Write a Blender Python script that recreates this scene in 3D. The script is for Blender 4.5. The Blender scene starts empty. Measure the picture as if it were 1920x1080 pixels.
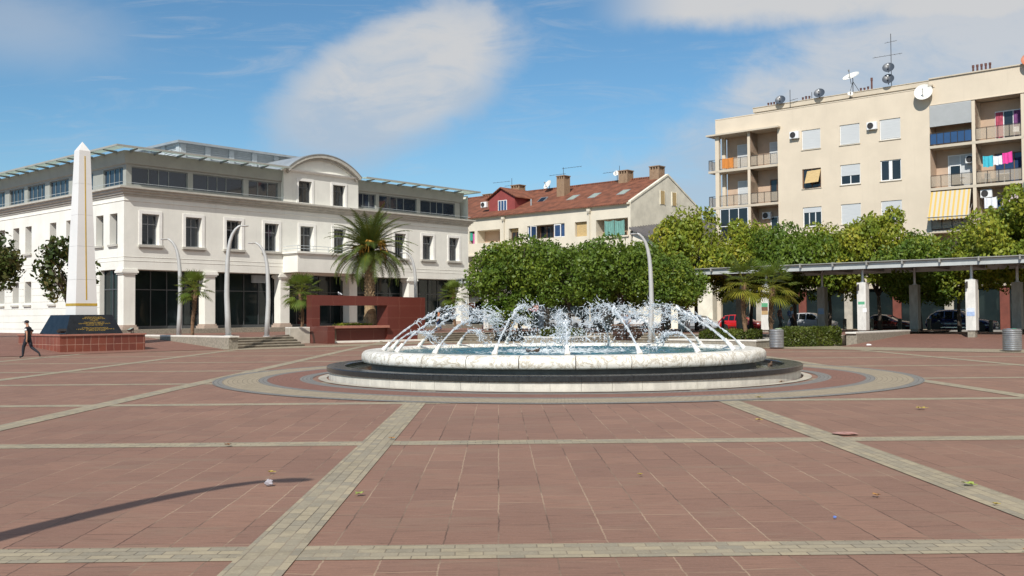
import bpy, math, random
import numpy as np
from mathutils import Vector, Matrix
R_ = math.radians
random.seed(7)
scene = bpy.context.scene
COL = scene.collection

# ------------------------------------------------------------------ camera, sky, sun, exposure
CAM_H = 1.78
YAW, PITCH, ROLL, FPX = .014, .0283, -.007, 1850.0
def cam_axes():
    fw = Vector((math.sin(YAW)*math.cos(PITCH), math.cos(YAW)*math.cos(PITCH), math.sin(PITCH)))
    rt = Vector((math.cos(YAW), -math.sin(YAW), 0))
    up = rt.cross(fw)
    c, s = math.cos(ROLL), math.sin(ROLL)
    return rt*c + up*s, up*c - rt*s, fw
_r, _u, _f = cam_axes()
cd = bpy.data.cameras.new('camera'); cam = bpy.data.objects.new('camera', cd); COL.objects.link(cam)
cd.sensor_width = 36; cd.lens = FPX/1920*36; cd.clip_start = .1; cd.clip_end = 6000
cam.matrix_world = Matrix(((_r.x, _u.x, -_f.x, 0), (_r.y, _u.y, -_f.y, 0), (_r.z, _u.z, -_f.z, CAM_H), (0, 0, 0, 1)))
scene.camera = cam

SUN_AZ, SUN_EL = 199.0, 41.0       # compass bearing of the sun from +Y, clockwise
sl = bpy.data.lights.new('sun', 'SUN'); sun = bpy.data.objects.new('sun', sl); COL.objects.link(sun)
sl.energy = 4.2; sl.angle = R_(.5); sl.color = (1, .955, .88)
_d = Vector((-math.sin(R_(SUN_AZ))*math.cos(R_(SUN_EL)), -math.cos(R_(SUN_AZ))*math.cos(R_(SUN_EL)), -math.sin(R_(SUN_EL))))
sun.rotation_euler = _d.to_track_quat('-Z', 'Y').to_euler(); sun.location = (-20, -40, 60)

class NT:
    """tiny node helper"""
    def __init__(s, tree): s.t = tree; s.n = tree.nodes; s.l = tree.links
    def node(s, typ, **kw):
        nd = s.n.new(typ)
        for k, v in kw.items(): setattr(nd, k, v)
        return nd
    def put(s, sock, val):
        if isinstance(val, bpy.types.NodeSocket): s.l.new(val, sock)
        elif isinstance(val, (tuple, list)) and len(val) == 3 and sock.type == 'RGBA': sock.default_value = (*val, 1)
        else: sock.default_value = val
    def m(s, op, a, b=0.0, c=None):
        nd = s.node('ShaderNodeMath', operation=op); s.put(nd.inputs[0], a); s.put(nd.inputs[1], b)
        if c is not None: s.put(nd.inputs[2], c)
        return nd.outputs[0]
    def step(s, v, lo, hi, a=0.0, b=1.0):
        nd = s.node('ShaderNodeMapRange', interpolation_type='SMOOTHSTEP'); s.put(nd.inputs['Value'], v)
        nd.inputs['From Min'].default_value = lo; nd.inputs['From Max'].default_value = hi
        nd.inputs['To Min'].default_value = a; nd.inputs['To Max'].default_value = b
        return nd.outputs[0]
    def lin(s, v, lo, hi, a=0.0, b=1.0):
        nd = s.node('ShaderNodeMapRange'); s.put(nd.inputs['Value'], v)
        nd.inputs['From Min'].default_value = lo; nd.inputs['From Max'].default_value = hi
        nd.inputs['To Min'].default_value = a; nd.inputs['To Max'].default_value = b
        return nd.outputs[0]
    def noise(s, vec, scale, detail=4, rough=.55, out='Fac', dist=0.0):
        nd = s.node('ShaderNodeTexNoise'); s.put(nd.inputs['Vector'], vec)
        nd.inputs['Scale'].default_value = scale; nd.inputs['Detail'].default_value = detail
        nd.inputs['Roughness'].default_value = rough; nd.inputs['Distortion'].default_value = dist
        return nd.outputs[out]
    def xyz(s, x, y, z=0.0):
        nd = s.node('ShaderNodeCombineXYZ'); s.put(nd.inputs[0], x); s.put(nd.inputs[1], y); s.put(nd.inputs[2], z); return nd.outputs[0]
    def sep(s, v):
        nd = s.node('ShaderNodeSeparateXYZ'); s.put(nd.inputs[0], v); return nd.outputs
    def scale(s, v, sc):
        nd = s.node('ShaderNodeMapping'); s.put(nd.inputs['Vector'], v); nd.inputs['Scale'].default_value = sc; return nd.outputs[0]
    def mix(s, f, a, b, mode='MIX'):
        nd = s.node('ShaderNodeMix', data_type='RGBA', blend_type=mode); s.put(nd.inputs[0], f); s.put(nd.inputs[6], a); s.put(nd.inputs[7], b); return nd.outputs[2]

world = bpy.data.worlds.new('World'); scene.world = world; world.use_nodes = True
W = NT(world.node_tree); W.n.clear()
sky = W.node('ShaderNodeTexSky', sky_type='NISHITA'); sky.sun_disc = False
sky.sun_elevation = R_(SUN_EL); sky.sun_rotation = R_(SUN_AZ); sky.air_density = 1.0; sky.dust_density = .1; sky.ozone_density = 3.0
bg = W.node('ShaderNodeBackground'); W.l.new(W.mix(1.0, sky.outputs[0], (.60, .84, .90), 'MULTIPLY'), bg.inputs[0]); bg.inputs[1].default_value = .105
cl = W.node('ShaderNodeBackground'); cl.inputs[1].default_value = .56
tc = W.node('ShaderNodeTexCoord'); D = W.sep(tc.outputs['Generated'])
dy = W.m('MAXIMUM', D[1], .06); ca = W.m('DIVIDE', D[0], dy); cb = W.m('DIVIDE', D[2], dy)
P = W.xyz(ca, cb)
n_big = W.noise(P, 7, 6, .6); n_fine = W.noise(W.scale(P, (10, 26, 1)), 1, 6, .62, dist=.8)
nb = W.m('SUBTRACT', n_big, .5); nf = W.m('SUBTRACT', n_fine, .5)
def ellipse(cx, cz, ra, rb, rot, soft0, soft1, amp):
    c, s = math.cos(rot), math.sin(rot)
    x = W.m('SUBTRACT', ca, cx); y = W.m('SUBTRACT', cb, cz)
    p = W.m('ADD', W.m('MULTIPLY', x, c/ra), W.m('MULTIPLY', y, s/ra)); q = W.m('ADD', W.m('MULTIPLY', x, -s/rb), W.m('MULTIPLY', y, c/rb))
    r = W.m('SQRT', W.m('ADD', W.m('MULTIPLY', p, p), W.m('MULTIPLY', q, q)))
    r = W.m('ADD', r, W.m('MULTIPLY', nb, amp)); r = W.m('ADD', r, W.m('MULTIPLY', nf, amp*.8))
    return W.step(r, soft1, soft0)
c1 = ellipse(-.105, .236, .150, .070, .42, .6, 1.15, .75)
c1b = ellipse(-.13, .19, .10, .045, .25, .3, 1.3, 1.0)
s2 = W.m('SUBTRACT', W.m('MULTIPLY', W.m('SUBTRACT', ca, .106), .56), W.m('MULTIPLY', W.m('SUBTRACT', cb, .158), .83))
s2 = W.m('ADD', s2, W.m('ADD', W.m('MULTIPLY', nb, .12), W.m('MULTIPLY', nf, .10)))
c2 = W.step(s2, -.03, .07)
c3 = W.m('MULTIPLY', W.step(W.m('ADD', cb, W.m('MULTIPLY', nb, .06)), .283, .312), W.step(ca, .08, .2))
c4 = W.m('MULTIPLY', ellipse(-.49, .30, .13, .05, -.2, .1, 1.4, .8), .35)
st = W.step(W.noise(W.scale(P, (4, 26, 1)), 1.4, 7, .68, dist=1.4), .46, .80, 0, .30)
hz = W.step(cb, .22, .0, .0, .42)
cov = W.m('MAXIMUM', W.m('MULTIPLY', c1, .9), W.m('MULTIPLY', c1b, .68)); cov = W.m('MAXIMUM', cov, W.m('MULTIPLY', c2, .80))
cov = W.m('MAXIMUM', cov, W.m('MULTIPLY', c3, .92)); cov = W.m('MAXIMUM', cov, c4)
cov = W.m('MAXIMUM', cov, W.m('ADD', st, hz)); cov = W.m('MAXIMUM', W.m('MINIMUM', cov, .95), 0)
W.l.new(W.mix(W.step(W.m('ADD', cb, W.m('ADD', W.m('MULTIPLY', nf, .30), W.m('MULTIPLY', nb, .2))), .14, .30), (.66, .80, .97), (1.0, .99, .98)), cl.inputs[0])
mx = W.node('ShaderNodeMixShader'); W.l.new(cov, mx.inputs[0]); W.l.new(bg.outputs[0], mx.inputs[1]); W.l.new(cl.outputs[0], mx.inputs[2])
wo = W.node('ShaderNodeOutputWorld'); W.l.new(mx.outputs[0], wo.inputs[0])

scene.view_settings.view_transform = 'Standard'; scene.view_settings.look = 'None'
scene.view_settings.exposure = 0.22; scene.view_settings.gamma = 1; scene.view_settings.use_curve_mapping = False
scene.cycles.max_bounces = 8; scene.cycles.transparent_max_bounces = 16

# ------------------------------------------------------------------ town grid: V runs right-and-back, U runs left-and-back
AZ = R_(42)
VV = Vector((math.sin(AZ), math.cos(AZ), 0)); UU = Vector((-math.cos(AZ), math.sin(AZ), 0))
ROT_V, ROT_U = R_(48), R_(-42)      # local x along V (y = U), and local x along -U (y = V)
def UV(u, v, z=0.0): return UU*u + VV*v + Vector((0, 0, z))

# ------------------------------------------------------------------ object helpers
def tag(o, label=None, cat=None, group=None, kind=None):
    if label: o['label'] = label
    if cat: o['category'] = cat
    if group: o['group'] = group
    if kind: o['kind'] = kind
    return o
def thing(name, label, cat, loc=(0, 0, 0), rz=0.0, group=None):
    o = bpy.data.objects.new(name, None); COL.objects.link(o); o.empty_display_size = .3
    o.location = loc; o.rotation_euler = (0, 0, rz)
    return tag(o, label, cat, group)
def copy_tree(o, parent=None):
    c = o.copy(); COL.objects.link(c)
    if parent: c.parent = parent
    for ch in list(o.children): copy_tree(ch, c)
    return c
class MB:
    """collects shapes, then links them as one mesh object"""
    def __init__(s): s.v = []; s.f = []; s.m = []; s.cur = 0
    def face(s, pts):
        b = len(s.v); s.v += [tuple(p) for p in pts]; s.f.append(tuple(range(b, b+len(pts)))); s.m.append(s.cur)
    def mesh(s, vs, fs):
        b = len(s.v); s.v += [tuple(p) for p in vs]
        for f in fs: s.f.append(tuple(i+b for i in f)); s.m.append(s.cur)
    def box(s, x0, x1, y0, y1, z0, z1):
        v = [(x0, y0, z0), (x1, y0, z0), (x1, y1, z0), (x0, y1, z0), (x0, y0, z1), (x1, y0, z1), (x1, y1, z1), (x0, y1, z1)]
        s.mesh(v, [(0, 3, 2, 1), (4, 5, 6, 7), (0, 1, 5, 4), (1, 2, 6, 5), (2, 3, 7, 6), (3, 0, 4, 7)]); return s
    def taper(s, x0, x1, y0, y1, z0, X0, X1, Y0, Y1, z1):
        v = [(x0, y0, z0), (x1, y0, z0), (x1, y1, z0), (x0, y1, z0), (X0, Y0, z1), (X1, Y0, z1), (X1, Y1, z1), (X0, Y1, z1)]
        s.mesh(v, [(0, 3, 2, 1), (4, 5, 6, 7), (0, 1, 5, 4), (1, 2, 6, 5), (2, 3, 7, 6), (3, 0, 4, 7)]); return s
    def prism(s, pts, z0, z1):
        n = len(pts); v = [(x, y, z0) for x, y in pts] + [(x, y, z1) for x, y in pts]
        s.mesh(v, [tuple(range(n-1, -1, -1)), tuple(range(n, 2*n))] + [(i, (i+1) % n, n+(i+1) % n, n+i) for i in range(n)]); return s
    def xprism(s, prof, x0, x1):
        """profile (y, z) pushed along x"""
        n = len(prof); v = [(x0, y, z) for y, z in prof] + [(x1, y, z) for y, z in prof]
        s.mesh(v, [tuple(range(n-1, -1, -1)), tuple(range(n, 2*n))] + [(i, (i+1) % n, n+(i+1) % n, n+i) for i in range(n)]); return s
    def yprism(s, prof, y0, y1):
        n = len(prof); v = [(x, y0, z) for x, z in prof] + [(x, y1, z) for x, z in prof]
        s.mesh(v, [tuple(range(n)), tuple(range(2*n-1, n-1, -1))] + [(i, n+i, n+(i+1) % n, (i+1) % n) for i in range(n)]); return s
    def tube(s, pts, rad, n=8, cap=True):
        pts = [Vector(p) for p in pts]
        if not isinstance(rad, (list, tuple)): rad = [rad]*len(pts)
        up = Vector((0, 0, 1)); rings = []; b = len(s.v); prev = None
        for i, p in enumerate(pts):
            t = (pts[min(i+1, len(pts)-1)] - pts[max(i-1, 0)])
            t = t.normalized() if t.length > 1e-9 else up
            a = prev if prev is not None else (Vector((1, 0, 0)) if abs(t.z) > .95 else up.cross(t))
            a = (a - t*a.dot(t)); a = a.normalized() if a.length > 1e-6 else t.orthogonal().normalized()
            c = t.cross(a); prev = a
            for k in range(n):
                an = 2*math.pi*k/n; s.v.append(tuple(p + (a*math.cos(an) + c*math.sin(an))*rad[i]))
        for i in range(len(pts)-1):
            for k in range(n):
                s.f.append((b+i*n+k, b+i*n+(k+1) % n, b+(i+1)*n+(k+1) % n, b+(i+1)*n+k)); s.m.append(s.cur)
        if cap:
            s.f.append(tuple(b+k for k in range(n-1, -1, -1))); s.m.append(s.cur)
            s.f.append(tuple(b+(len(pts)-1)*n+k for k in range(n))); s.m.append(s.cur)
        return s
    def lathe(s, prof, n=24, c=(0, 0), closed=False):
        b = len(s.v); m = len(prof)
        for r, z in prof:
            for k in range(n): a = 2*math.pi*k/n; s.v.append((c[0]+r*math.cos(a), c[1]+r*math.sin(a), z))
        for i in range(m if closed else m-1):
            j = (i+1) % m
            for k in range(n):
                s.f.append((b+i*n+k, b+i*n+(k+1) % n, b+j*n+(k+1) % n, b+j*n+k)); s.m.append(s.cur)
        return s
    def ball(s, c, r, n=8, m=6, sq=(1, 1, 1)):
        b = len(s.v)
        for i in range(m+1):
            t = math.pi*i/m
            for k in range(n):
                a = 2*math.pi*k/n
                s.v.append((c[0]+r*sq[0]*math.sin(t)*math.cos(a), c[1]+r*sq[1]*math.sin(t)*math.sin(a), c[2]+r*sq[2]*math.cos(t)))
        for i in range(m):
            for k in range(n):
                s.f.append((b+i*n+k, b+(i+1)*n+k, b+(i+1)*n+(k+1) % n, b+i*n+(k+1) % n)); s.m.append(s.cur)
        return s
    def sweep(s, prof, path, closed=False):
        """profile (out, z) swept along a plan path with mitred corners; out is to the right of the path"""
        n = len(path); b = len(s.v); k = len(prof); P2 = [Vector((p[0], p[1])) for p in path]
        for i in range(n):
            if closed: a, c = P2[i-1], P2[(i+1) % n]
            else: a, c = P2[max(i-1, 0)], P2[min(i+1, n-1)]
            d0 = (P2[i]-a); d1 = (c-P2[i])
            if d0.length < 1e-9: d0 = d1
            if d1.length < 1e-9: d1 = d0
            d0.normalize(); d1.normalize()
            n0 = Vector((d0.y, -d0.x)); n1 = Vector((d1.y, -d1.x)); mt = n0+n1; mt = mt/(mt.length_squared/2) if mt.length > 1e-6 else n0
            for o, z in prof: q = P2[i]+mt*o; s.v.append((q.x, q.y, z))
        for i in range(n if closed else n-1):
            j = (i+1) % n
            for q in range(k):
                r = (q+1) % k; s.f.append((b+i*k+q, b+j*k+q, b+j*k+r, b+i*k+r)); s.m.append(s.cur)
        if not closed:
            s.f.append(tuple(b+q for q in range(k))); s.m.append(s.cur)
            s.f.append(tuple(b+(n-1)*k+q for q in range(k-1, -1, -1))); s.m.append(s.cur)
        return s
    def wall(s, O, R, N, x0, x1, z0, z1, holes=(), depth=.3, xs=(), zs=()):
        """upright sheet with holes (a,b,c,d) = x0,x1,z0,z1 and reveals going in along N"""
        O = Vector(O); R = Vector(R); N = Vector(N)
        X = sorted({x0, x1, *xs, *[h[0] for h in holes], *[h[1] for h in holes]}); Z = sorted({z0, z1, *zs, *[h[2] for h in holes], *[h[3] for h in holes]})
        X = [x for x in X if x0 <= x <= x1]; Z = [z for z in Z if z0 <= z <= z1]
        pt = lambda x, z, d=0: O + R*x + N*d + Vector((0, 0, z))
        for j in range(len(Z)-1):
            run = None
            for i in range(len(X)):
                inside = i == len(X)-1 or any(h[0] <= (X[i]+X[i+1])/2 <= h[1] and h[2] <= (Z[j]+Z[j+1])/2 <= h[3] for h in holes)
                if not inside and run is None: run = X[i]
                if inside and run is not None:
                    s.face([pt(run, Z[j]), pt(X[i], Z[j]), pt(X[i], Z[j+1]), pt(run, Z[j+1])]); run = None
        for a, b, c, d in holes:
            for p, q in (((a, c), (b, c)), ((b, c), (b, d)), ((b, d), (a, d)), ((a, d), (a, c))):
                s.face([pt(*p), pt(*q), pt(*q, depth), pt(*p, depth)])
        return s
    def move(s, M, start=0):
        for i in range(start, len(s.v)): s.v[i] = tuple(M @ Vector(s.v[i]))
        return s
    def build(s, name, mats, parent=None, smooth=False, bevel=0.0, weld=False):
        me = bpy.data.meshes.new(name); me.from_pydata(s.v, [], s.f)
        mats = mats if isinstance(mats, (list, tuple)) else [mats]
        for m in mats: me.materials.append(m)
        if len(mats) > 1: me.polygons.foreach_set('material_index', s.m)
        if smooth: me.polygons.foreach_set('use_smooth', [True]*len(me.polygons))
        me.validate(); me.update()
        o = bpy.data.objects.new(name, me); COL.objects.link(o)
        if parent: o.parent = parent
        if bevel:
            b = o.modifiers.new('bevel', 'BEVEL'); b.width = bevel; b.segments = 2; b.limit_method = 'ANGLE'; b.angle_limit = R_(40)
        return o
def text_mesh(body, size, depth=.01):
    cu = bpy.data.curves.new('lettering', 'FONT'); cu.body = body; cu.size = size; cu.extrude = depth; cu.align_x = 'CENTER'; cu.align_y = 'CENTER'
    o = bpy.data.objects.new('lettering', cu); COL.objects.link(o)
    bpy.context.view_layer.update()
    me = bpy.data.meshes.new_from_object(o.evaluated_get(bpy.context.evaluated_depsgraph_get()))
    bpy.data.objects.remove(o); return me

# ------------------------------------------------------------------ materials
def mat(name, col, rough=.8, var=.12, scale=4.0, col2=None, bump=0.0, bscale=30.0, metal=0.0, spec=.5, streak=0.0, coat=0.0, stretch=(1, 1, 1), fine=0.0):
    m = bpy.data.materials.new(name); m.use_nodes = True; N = NT(m.node_tree); b = N.n['Principled BSDF']
    t = N.node('ShaderNodeTexCoord').outputs['Object']
    f = N.noise(N.scale(t, stretch), scale, 5, .6)
    lo = tuple(c*(1-var) for c in col); hi = tuple(min(c*(1+var), 1) for c in (col2 or col))
    c = N.mix(N.step(f, .3, .7), lo, hi)
    if streak: c = N.mix(N.m('MULTIPLY', N.step(N.noise(N.scale(t, (3.5, 3.5, .22)), 1, 4, .65), .52, .8), streak), c, tuple(x*.55 for x in col))
    if fine: c = N.mix(N.m('MULTIPLY', N.step(N.noise(t, scale*14, 3, .7), .5, .75), fine), c, tuple(x*.5 for x in col))
    N.put(b.inputs['Base Color'], c); b.inputs['Roughness'].default_value = rough; b.inputs['Metallic'].default_value = metal
    b.inputs['Specular IOR Level'].default_value = spec; b.inputs['Coat Weight'].default_value = coat
    if bump:
        bp = N.node('ShaderNodeBump'); bp.inputs['Strength'].default_value = bump; bp.inputs['Distance'].default_value = .03
        N.l.new(N.noise(t, bscale, 4, .6), bp.inputs['Height']); N.l.new(bp.outputs[0], b.inputs['Normal'])
    return m
def glass_mat(name, col=(.015, .02, .026), rough=.03, spec=.6, var=.25):
    return mat(name, col, rough, var, .35, spec=spec, bump=.03, bscale=.8)
def bricks(name, c1, c2, mortar, w, h, ms, swap=False, rough=.75, polar=None, var=.3, mort2=None, bump=.25, streak=(1, 1, 1), squash=1.0, objc=False, off=.5, plane='xy', cracks=0.0):
    m = bpy.data.materials.new(name); m.use_nodes = True; N = NT(m.node_tree); b = N.n['Principled BSDF']
    t = N.node('ShaderNodeTexCoord').outputs['Object'] if objc else N.node('ShaderNodeNewGeometry').outputs['Position']
    S = N.sep(t); a, c = (S[0], S[1]) if plane == 'xy' else ((N.m('ADD', S[0], S[1]), S[2]))
    if polar:
        dx = N.m('SUBTRACT', S[0], polar[0]); dyy = N.m('SUBTRACT', S[1], polar[1])
        r = N.m('SQRT', N.m('ADD', N.m('MULTIPLY', dx, dx), N.m('MULTIPLY', dyy, dyy)))
        a = N.m('MULTIPLY', N.m('ARCTAN2', dyy, dx), polar[2]); c = r
    if swap: a, c = c, a
    wob = N.noise(t, 1.2, 2, .5); wob2 = N.noise(t, 1.7, 2, .5)
    hi = N.m('MULTIPLY', N.m('SUBTRACT', N.noise(t, 7, 3, .6), .5), h*.07)
    vec = N.xyz(N.m('ADD', a, N.m('MULTIPLY', wob, w*.25)), N.m('ADD', N.m('ADD', c, hi), N.m('MULTIPLY', wob2, h*.045)))
    br = N.node('ShaderNodeTexBrick'); N.l.new(vec, br.inputs['Vector'])
    br.offset = off; br.squash = squash; br.squash_frequency = 3
    for k, v in (('Scale', 1), ('Mortar Size', ms), ('Mortar Smooth', .3), ('Bias', 0), ('Brick Width', w), ('Row Height', h)): br.inputs[k].default_value = v
    N.put(br.inputs['Color1'], c1); N.put(br.inputs['Color2'], c2)
    mc = N.mix(N.step(N.noise(t, .45, 3, .6), .42, .6), mortar, mort2 or mortar)
    N.l.new(mc, br.inputs['Mortar'])
    big = N.noise(t, .22, 5, .65); fin = N.noise(N.scale(t, streak), 3.0, 6, .7)
    c = N.mix(N.step(big, .3, .72, 0, .55), br.outputs['Color'], tuple(x*.72 for x in c1))
    c = N.mix(N.step(fin, .46, .68, 0, var), c, tuple(x*.48 for x in c1)); c = N.mix(N.step(fin, .42, .28, 0, var*.35), c, tuple(x*1.35 for x in c1))
    c = N.mix(N.step(N.noise(t, 40, 2, .5), .5, .9, 0, .35), c, tuple(x*1.5 for x in c1))
    if cracks:
        ck = N.noise(N.scale(t, (1.3, 17, 1)), 2.2, 5, .62, dist=.9); c = N.mix(N.step(ck, .60, .68, 0, cracks), c, tuple(x*.33 for x in c1))
        st_ = N.noise(N.scale(t, (.5, 2.2, 1)), 1.1, 5, .7, dist=.6); c = N.mix(N.step(st_, .50, .72, 0, .5), c, (.235, .165, .115)); c = N.mix(N.step(N.noise(t, 1.6, 2, .5), .73, .75, 0, .5), c, tuple(x*.6 for x in c1))
    N.put(b.inputs['Base Color'], c); b.inputs['Roughness'].default_value = rough; b.inputs['Specular IOR Level'].default_value = .35
    bp = N.node('ShaderNodeBump'); bp.inputs['Strength'].default_value = bump; bp.inputs['Distance'].default_value = .02
    N.l.new(N.m('SUBTRACT', fin, N.m('MULTIPLY', br.outputs['Fac'], .8)), bp.inputs['Height']); N.l.new(bp.outputs[0], b.inputs['Normal'])
    return m
FC = (1.92, 29.97)      # fountain centre
M = {}
M['slab'] = bricks('red_paving', (.280, .157, .109), (.226, .127, .091), (.40, .285, .195), .66, .428, .0075, swap=True, mort2=(.04, .02, .016), streak=(1.0, 11, 1), var=.5, cracks=.6, squash=1.5, off=.37)
M['sett_x'] = bricks('pale_setts', (.40, .335, .225), (.25, .225, .175), (.25, .20, .145), .21, .112, .006, var=.45, mort2=(.07, .055, .04))
M['sett_y'] = bricks('pale_setts_long', (.40, .335, .225), (.25, .225, .175), (.25, .20, .145), .21, .112, .006, swap=True, var=.45, mort2=(.07, .055, .04))
M['sett_r'] = bricks('ring_setts', (.38, .315, .22), (.31, .26, .18), (.15, .115, .08), .15, .13, .01, polar=(*FC, 9.4), var=.35)
M['ring_grey'] = bricks('grey_ring_setts', (.235, .225, .205), (.19, .185, .175), (.09, .08, .07), .16, .11, .01, polar=(*FC, 9), var=.3)
M['ring_red'] = bricks('ring_red_setts', (.25, .125, .09), (.21, .105, .075), (.13, .07, .05), .14, .12, .008, polar=(*FC, 8), var=.35)
M['asphalt'] = mat('asphalt', (.055, .055, .056), .9, .2, 1.2, bump=.3, bscale=60)
M['ramp'] = bricks('ramp_paving', (.26, .135, .10), (.21, .11, .08), (.13, .07, .05), .22, .11, .008, var=.45)
M['kerb'] = mat('kerb_stone', (.30, .28, .25), .85, .2, 2)
M['white_wall'] = mat('cream_render', (.77, .757, .695), .85, .06, .5, streak=.22, bump=.06, bscale=25, fine=.04)
M['white_trim'] = mat('white_trim', (.80, .785, .745), .8, .05, 2)
M['cornice'] = mat('cornice_stone', (.46, .44, .39), .85, .1, 2, streak=.25)
M['sage'] = mat('sage_metal', (.34, .345, .315), .55, .06, 1)
M['sage_dark'] = mat('dark_metal_frame', (.075, .08, .085), .45, .1, 3)
M['zinc'] = mat('zinc_roof', (.34, .37, .39), .45, .1, 1.2, metal=.25)
M['louvre'] = mat('louvre_metal', (.42, .46, .48), .6, .06, 3)
M['glass'] = glass_mat('window_glass')
M['glass_attic'] = glass_mat('attic_glass', (.016, .026, .045), .03, .75); M['glass_attic'].node_tree.nodes['Principled BSDF'].inputs['IOR'].default_value = 1.5
M['glass_dark'] = glass_mat('shopfront_glass', (.013, .020, .021), .04, .35)
M['glass_blue'] = glass_mat('blue_balcony_glass', (.03, .07, .16), .05, .5)
M['canopy_glass'] = bpy.data.materials.new('green_canopy_glass'); M['canopy_glass'].use_nodes = True
_n = NT(M['canopy_glass'].node_tree); _n.n.clear(); _g = _n.node('ShaderNodeBsdfPrincipled'); _g.inputs['Base Color'].default_value = (.55, .62, .56, 1); _g.inputs['Roughness'].default_value = .2
_tl = _n.node('ShaderNodeBsdfTranslucent'); _tl.inputs[0].default_value = (.72, .82, .75, 1); _tp = _n.node('ShaderNodeBsdfTransparent'); _tp.inputs[0].default_value = (.88, .95, .9, 1)
_m1 = _n.node('ShaderNodeMixShader'); _m1.inputs[0].default_value = .5; _n.l.new(_g.outputs[0], _m1.inputs[1]); _n.l.new(_tl.outputs[0], _m1.inputs[2])
_m2 = _n.node('ShaderNodeMixShader'); _m2.inputs[0].default_value = .12; _n.l.new(_m1.outputs[0], _m2.inputs[1]); _n.l.new(_tp.outputs[0], _m2.inputs[2])
_n.l.new(_m2.outputs[0], _n.node('ShaderNodeOutputMaterial').inputs[0])
M['granite'] = mat('speckled_granite', (.27, .24, .19), .75, .22, 9, bump=.3, bscale=50, fine=.55)
M['marble_cap'] = mat('pale_marble_cap', (.70, .67, .60), .5, .08, 3)
M['concrete'] = mat('weathered_concrete', (.42, .385, .32), .85, .15, 1.5, streak=.2, bump=.1)
M['step'] = mat('step_stone', (.30, .26, .20), .85, .18, 2, fine=.25)
# ------------------------------------------------------------------ ground, plaza, terraces, street
def sheet(name, pts, z, m, label=None):
    b = MB(); zz = z if isinstance(z, (list, tuple)) else [z]*len(pts)
    b.face([(p[0], p[1], q) for p, q in zip(pts, zz)]); o = b.build(name, m); o['kind'] = 'structure'; return o
def uvp(*l): return [tuple(UV(a, b))[:2] for a, b in l]
T = .6            # upper terrace level
STREET = .28
g = MB(); g.face([(-3000, -3000, -.03), (3000, -3000, -.03), (3000, 3000, -.03), (-3000, 3000, -.03)])
g.build('ground', M['asphalt'])['kind'] = 'structure'
sheet('plaza_pavement', [(-70, -25), (70, -25), (70, 95), (-70, 95)], 0, M['slab'])
S6, X0, Y0, SW = 6.44, -8.165, 7.52, .225
b = MB()
for k in range(-4, 13):
    y = Y0 + k*S6; b.face([(-70, y-SW, .004), (70, y-SW, .004), (70, y+SW, .004), (-70, y+SW, .004)])
b.build('sett_pavement_strips', M['sett_x'])['kind'] = 'structure'
b = MB()
for j in range(-9, 12):
    x = X0 + j*S6; b.face([(x-SW, -25, .008), (x+SW, -25, .008), (x+SW, 92, .008), (x-SW, 92, .008)])
b.build('pale_pavement_strips', M['sett_y'])['kind'] = 'structure'
def ring(name, r0, r1, z, m, n=160):
    b = MB(); b.lathe([(r1, z), (r0, z)], n, FC); o = b.build(name, m); o['kind'] = 'structure'; return o
ring('grey_ring_pavement', 9.9, 10.16, .012, M['ring_grey']); ring('pale_ring_pavement', 8.93, 9.9, .012, M['sett_r'])
ring('grey_ring_pavement', 8.68, 8.93, .012, M['ring_grey']); ring('red_ring_pavement', 7.78, 8.68, .012, M['ring_red'])
ring('grey_ring_pavement', 7.42, 7.78, .012, M['ring_grey'])
# pale band in front of the steps on both far sides of the plaza
sheet('band_pavement', uvp((47.0, 31), (49.9, 31), (49.9, 52), (47.4, 49), (47.0, 49)), .013, M['sett_r'])
sheet('band_pavement', uvp((47.4, 47.2), (50.1, 52.2), (-10, 52.2), (-10, 47.2)), .014, M['sett_r'])
# left: slope up, flat terrace;  right: slope up, flat terrace, street
b = MB()
def uq(b, *l):
    b.face([UV(*p) for p in l])
uq(b, (49.2, 31.9, .016), (49.2, -80, .016), (57.5, -80, T), (57.5, 31.9, T)); uq(b, (57.5, 31.9, T), (57.5, -80, T), (140, -80, T), (140, 31.9, T))
uq(b, (49.2, 31.9, .016), (57.5, 31.9, T), (57.5, 31.9, 0))
b.build('sloping_pavement', M['ramp'])['kind'] = 'structure'
b = MB(); uq(b, (51.35, 31.9, T), (140, 31.9, T), (140, 37.6, T), (51.35, 37.6, T)); uq(b, (53.4, 37.6, T), (140, 37.6, T), (140, 41.5, T), (56.5, 41.5, T)); uq(b, (56.5, 41.5, T), (140, 41.5, T), (140, 50.0, T), (54.3, 50.0, T)); uq(b, (51.35, 50.0, T), (140, 50.0, T), (140, 72, T), (51.35, 72, T)); uq(b, (21.6, 53.45, T), (51.4, 53.45, T), (51.35, 72, T), (21.6, 72, T))
b.build('terrace_pavement', M['ramp'])['kind'] = 'structure'
b = MB(); uq(b, (21.6, 51.5, .018), (-60, 51.5, .018), (-60, 61, .5), (21.6, 61, .5)); uq(b, (21.6, 61, .5), (-60, 61, .5), (-60, 72, .46), (21.6, 72, .46))
b.build('ramp_pavement', M['ramp'])['kind'] = 'structure'
b = MB(); uq(b, (140, 72.3, STREET), (-80, 72.3, STREET), (-80, 82, STREET), (140, 82, STREET)); b.build('street', M['asphalt'])['kind'] = 'structure'
b = MB(); M_ = MB()
for a, c, w, h in ((72, 72.3, 1, .62), (81.7, 82, 1, .42)):
    p = [UV(140, a), UV(-80, a), UV(-80, c), UV(140, c)]; b.prism([(q.x, q.y) for q in p], -.02, .47 if h > .5 else h)
b.build('street_kerb', M['kerb'])['kind'] = 'structure'
sheet('far_pavement', uvp((140, 81.9), (-80, 81.9), (-80, 84.2), (140, 84.2)), .40, M['concrete'])

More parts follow.
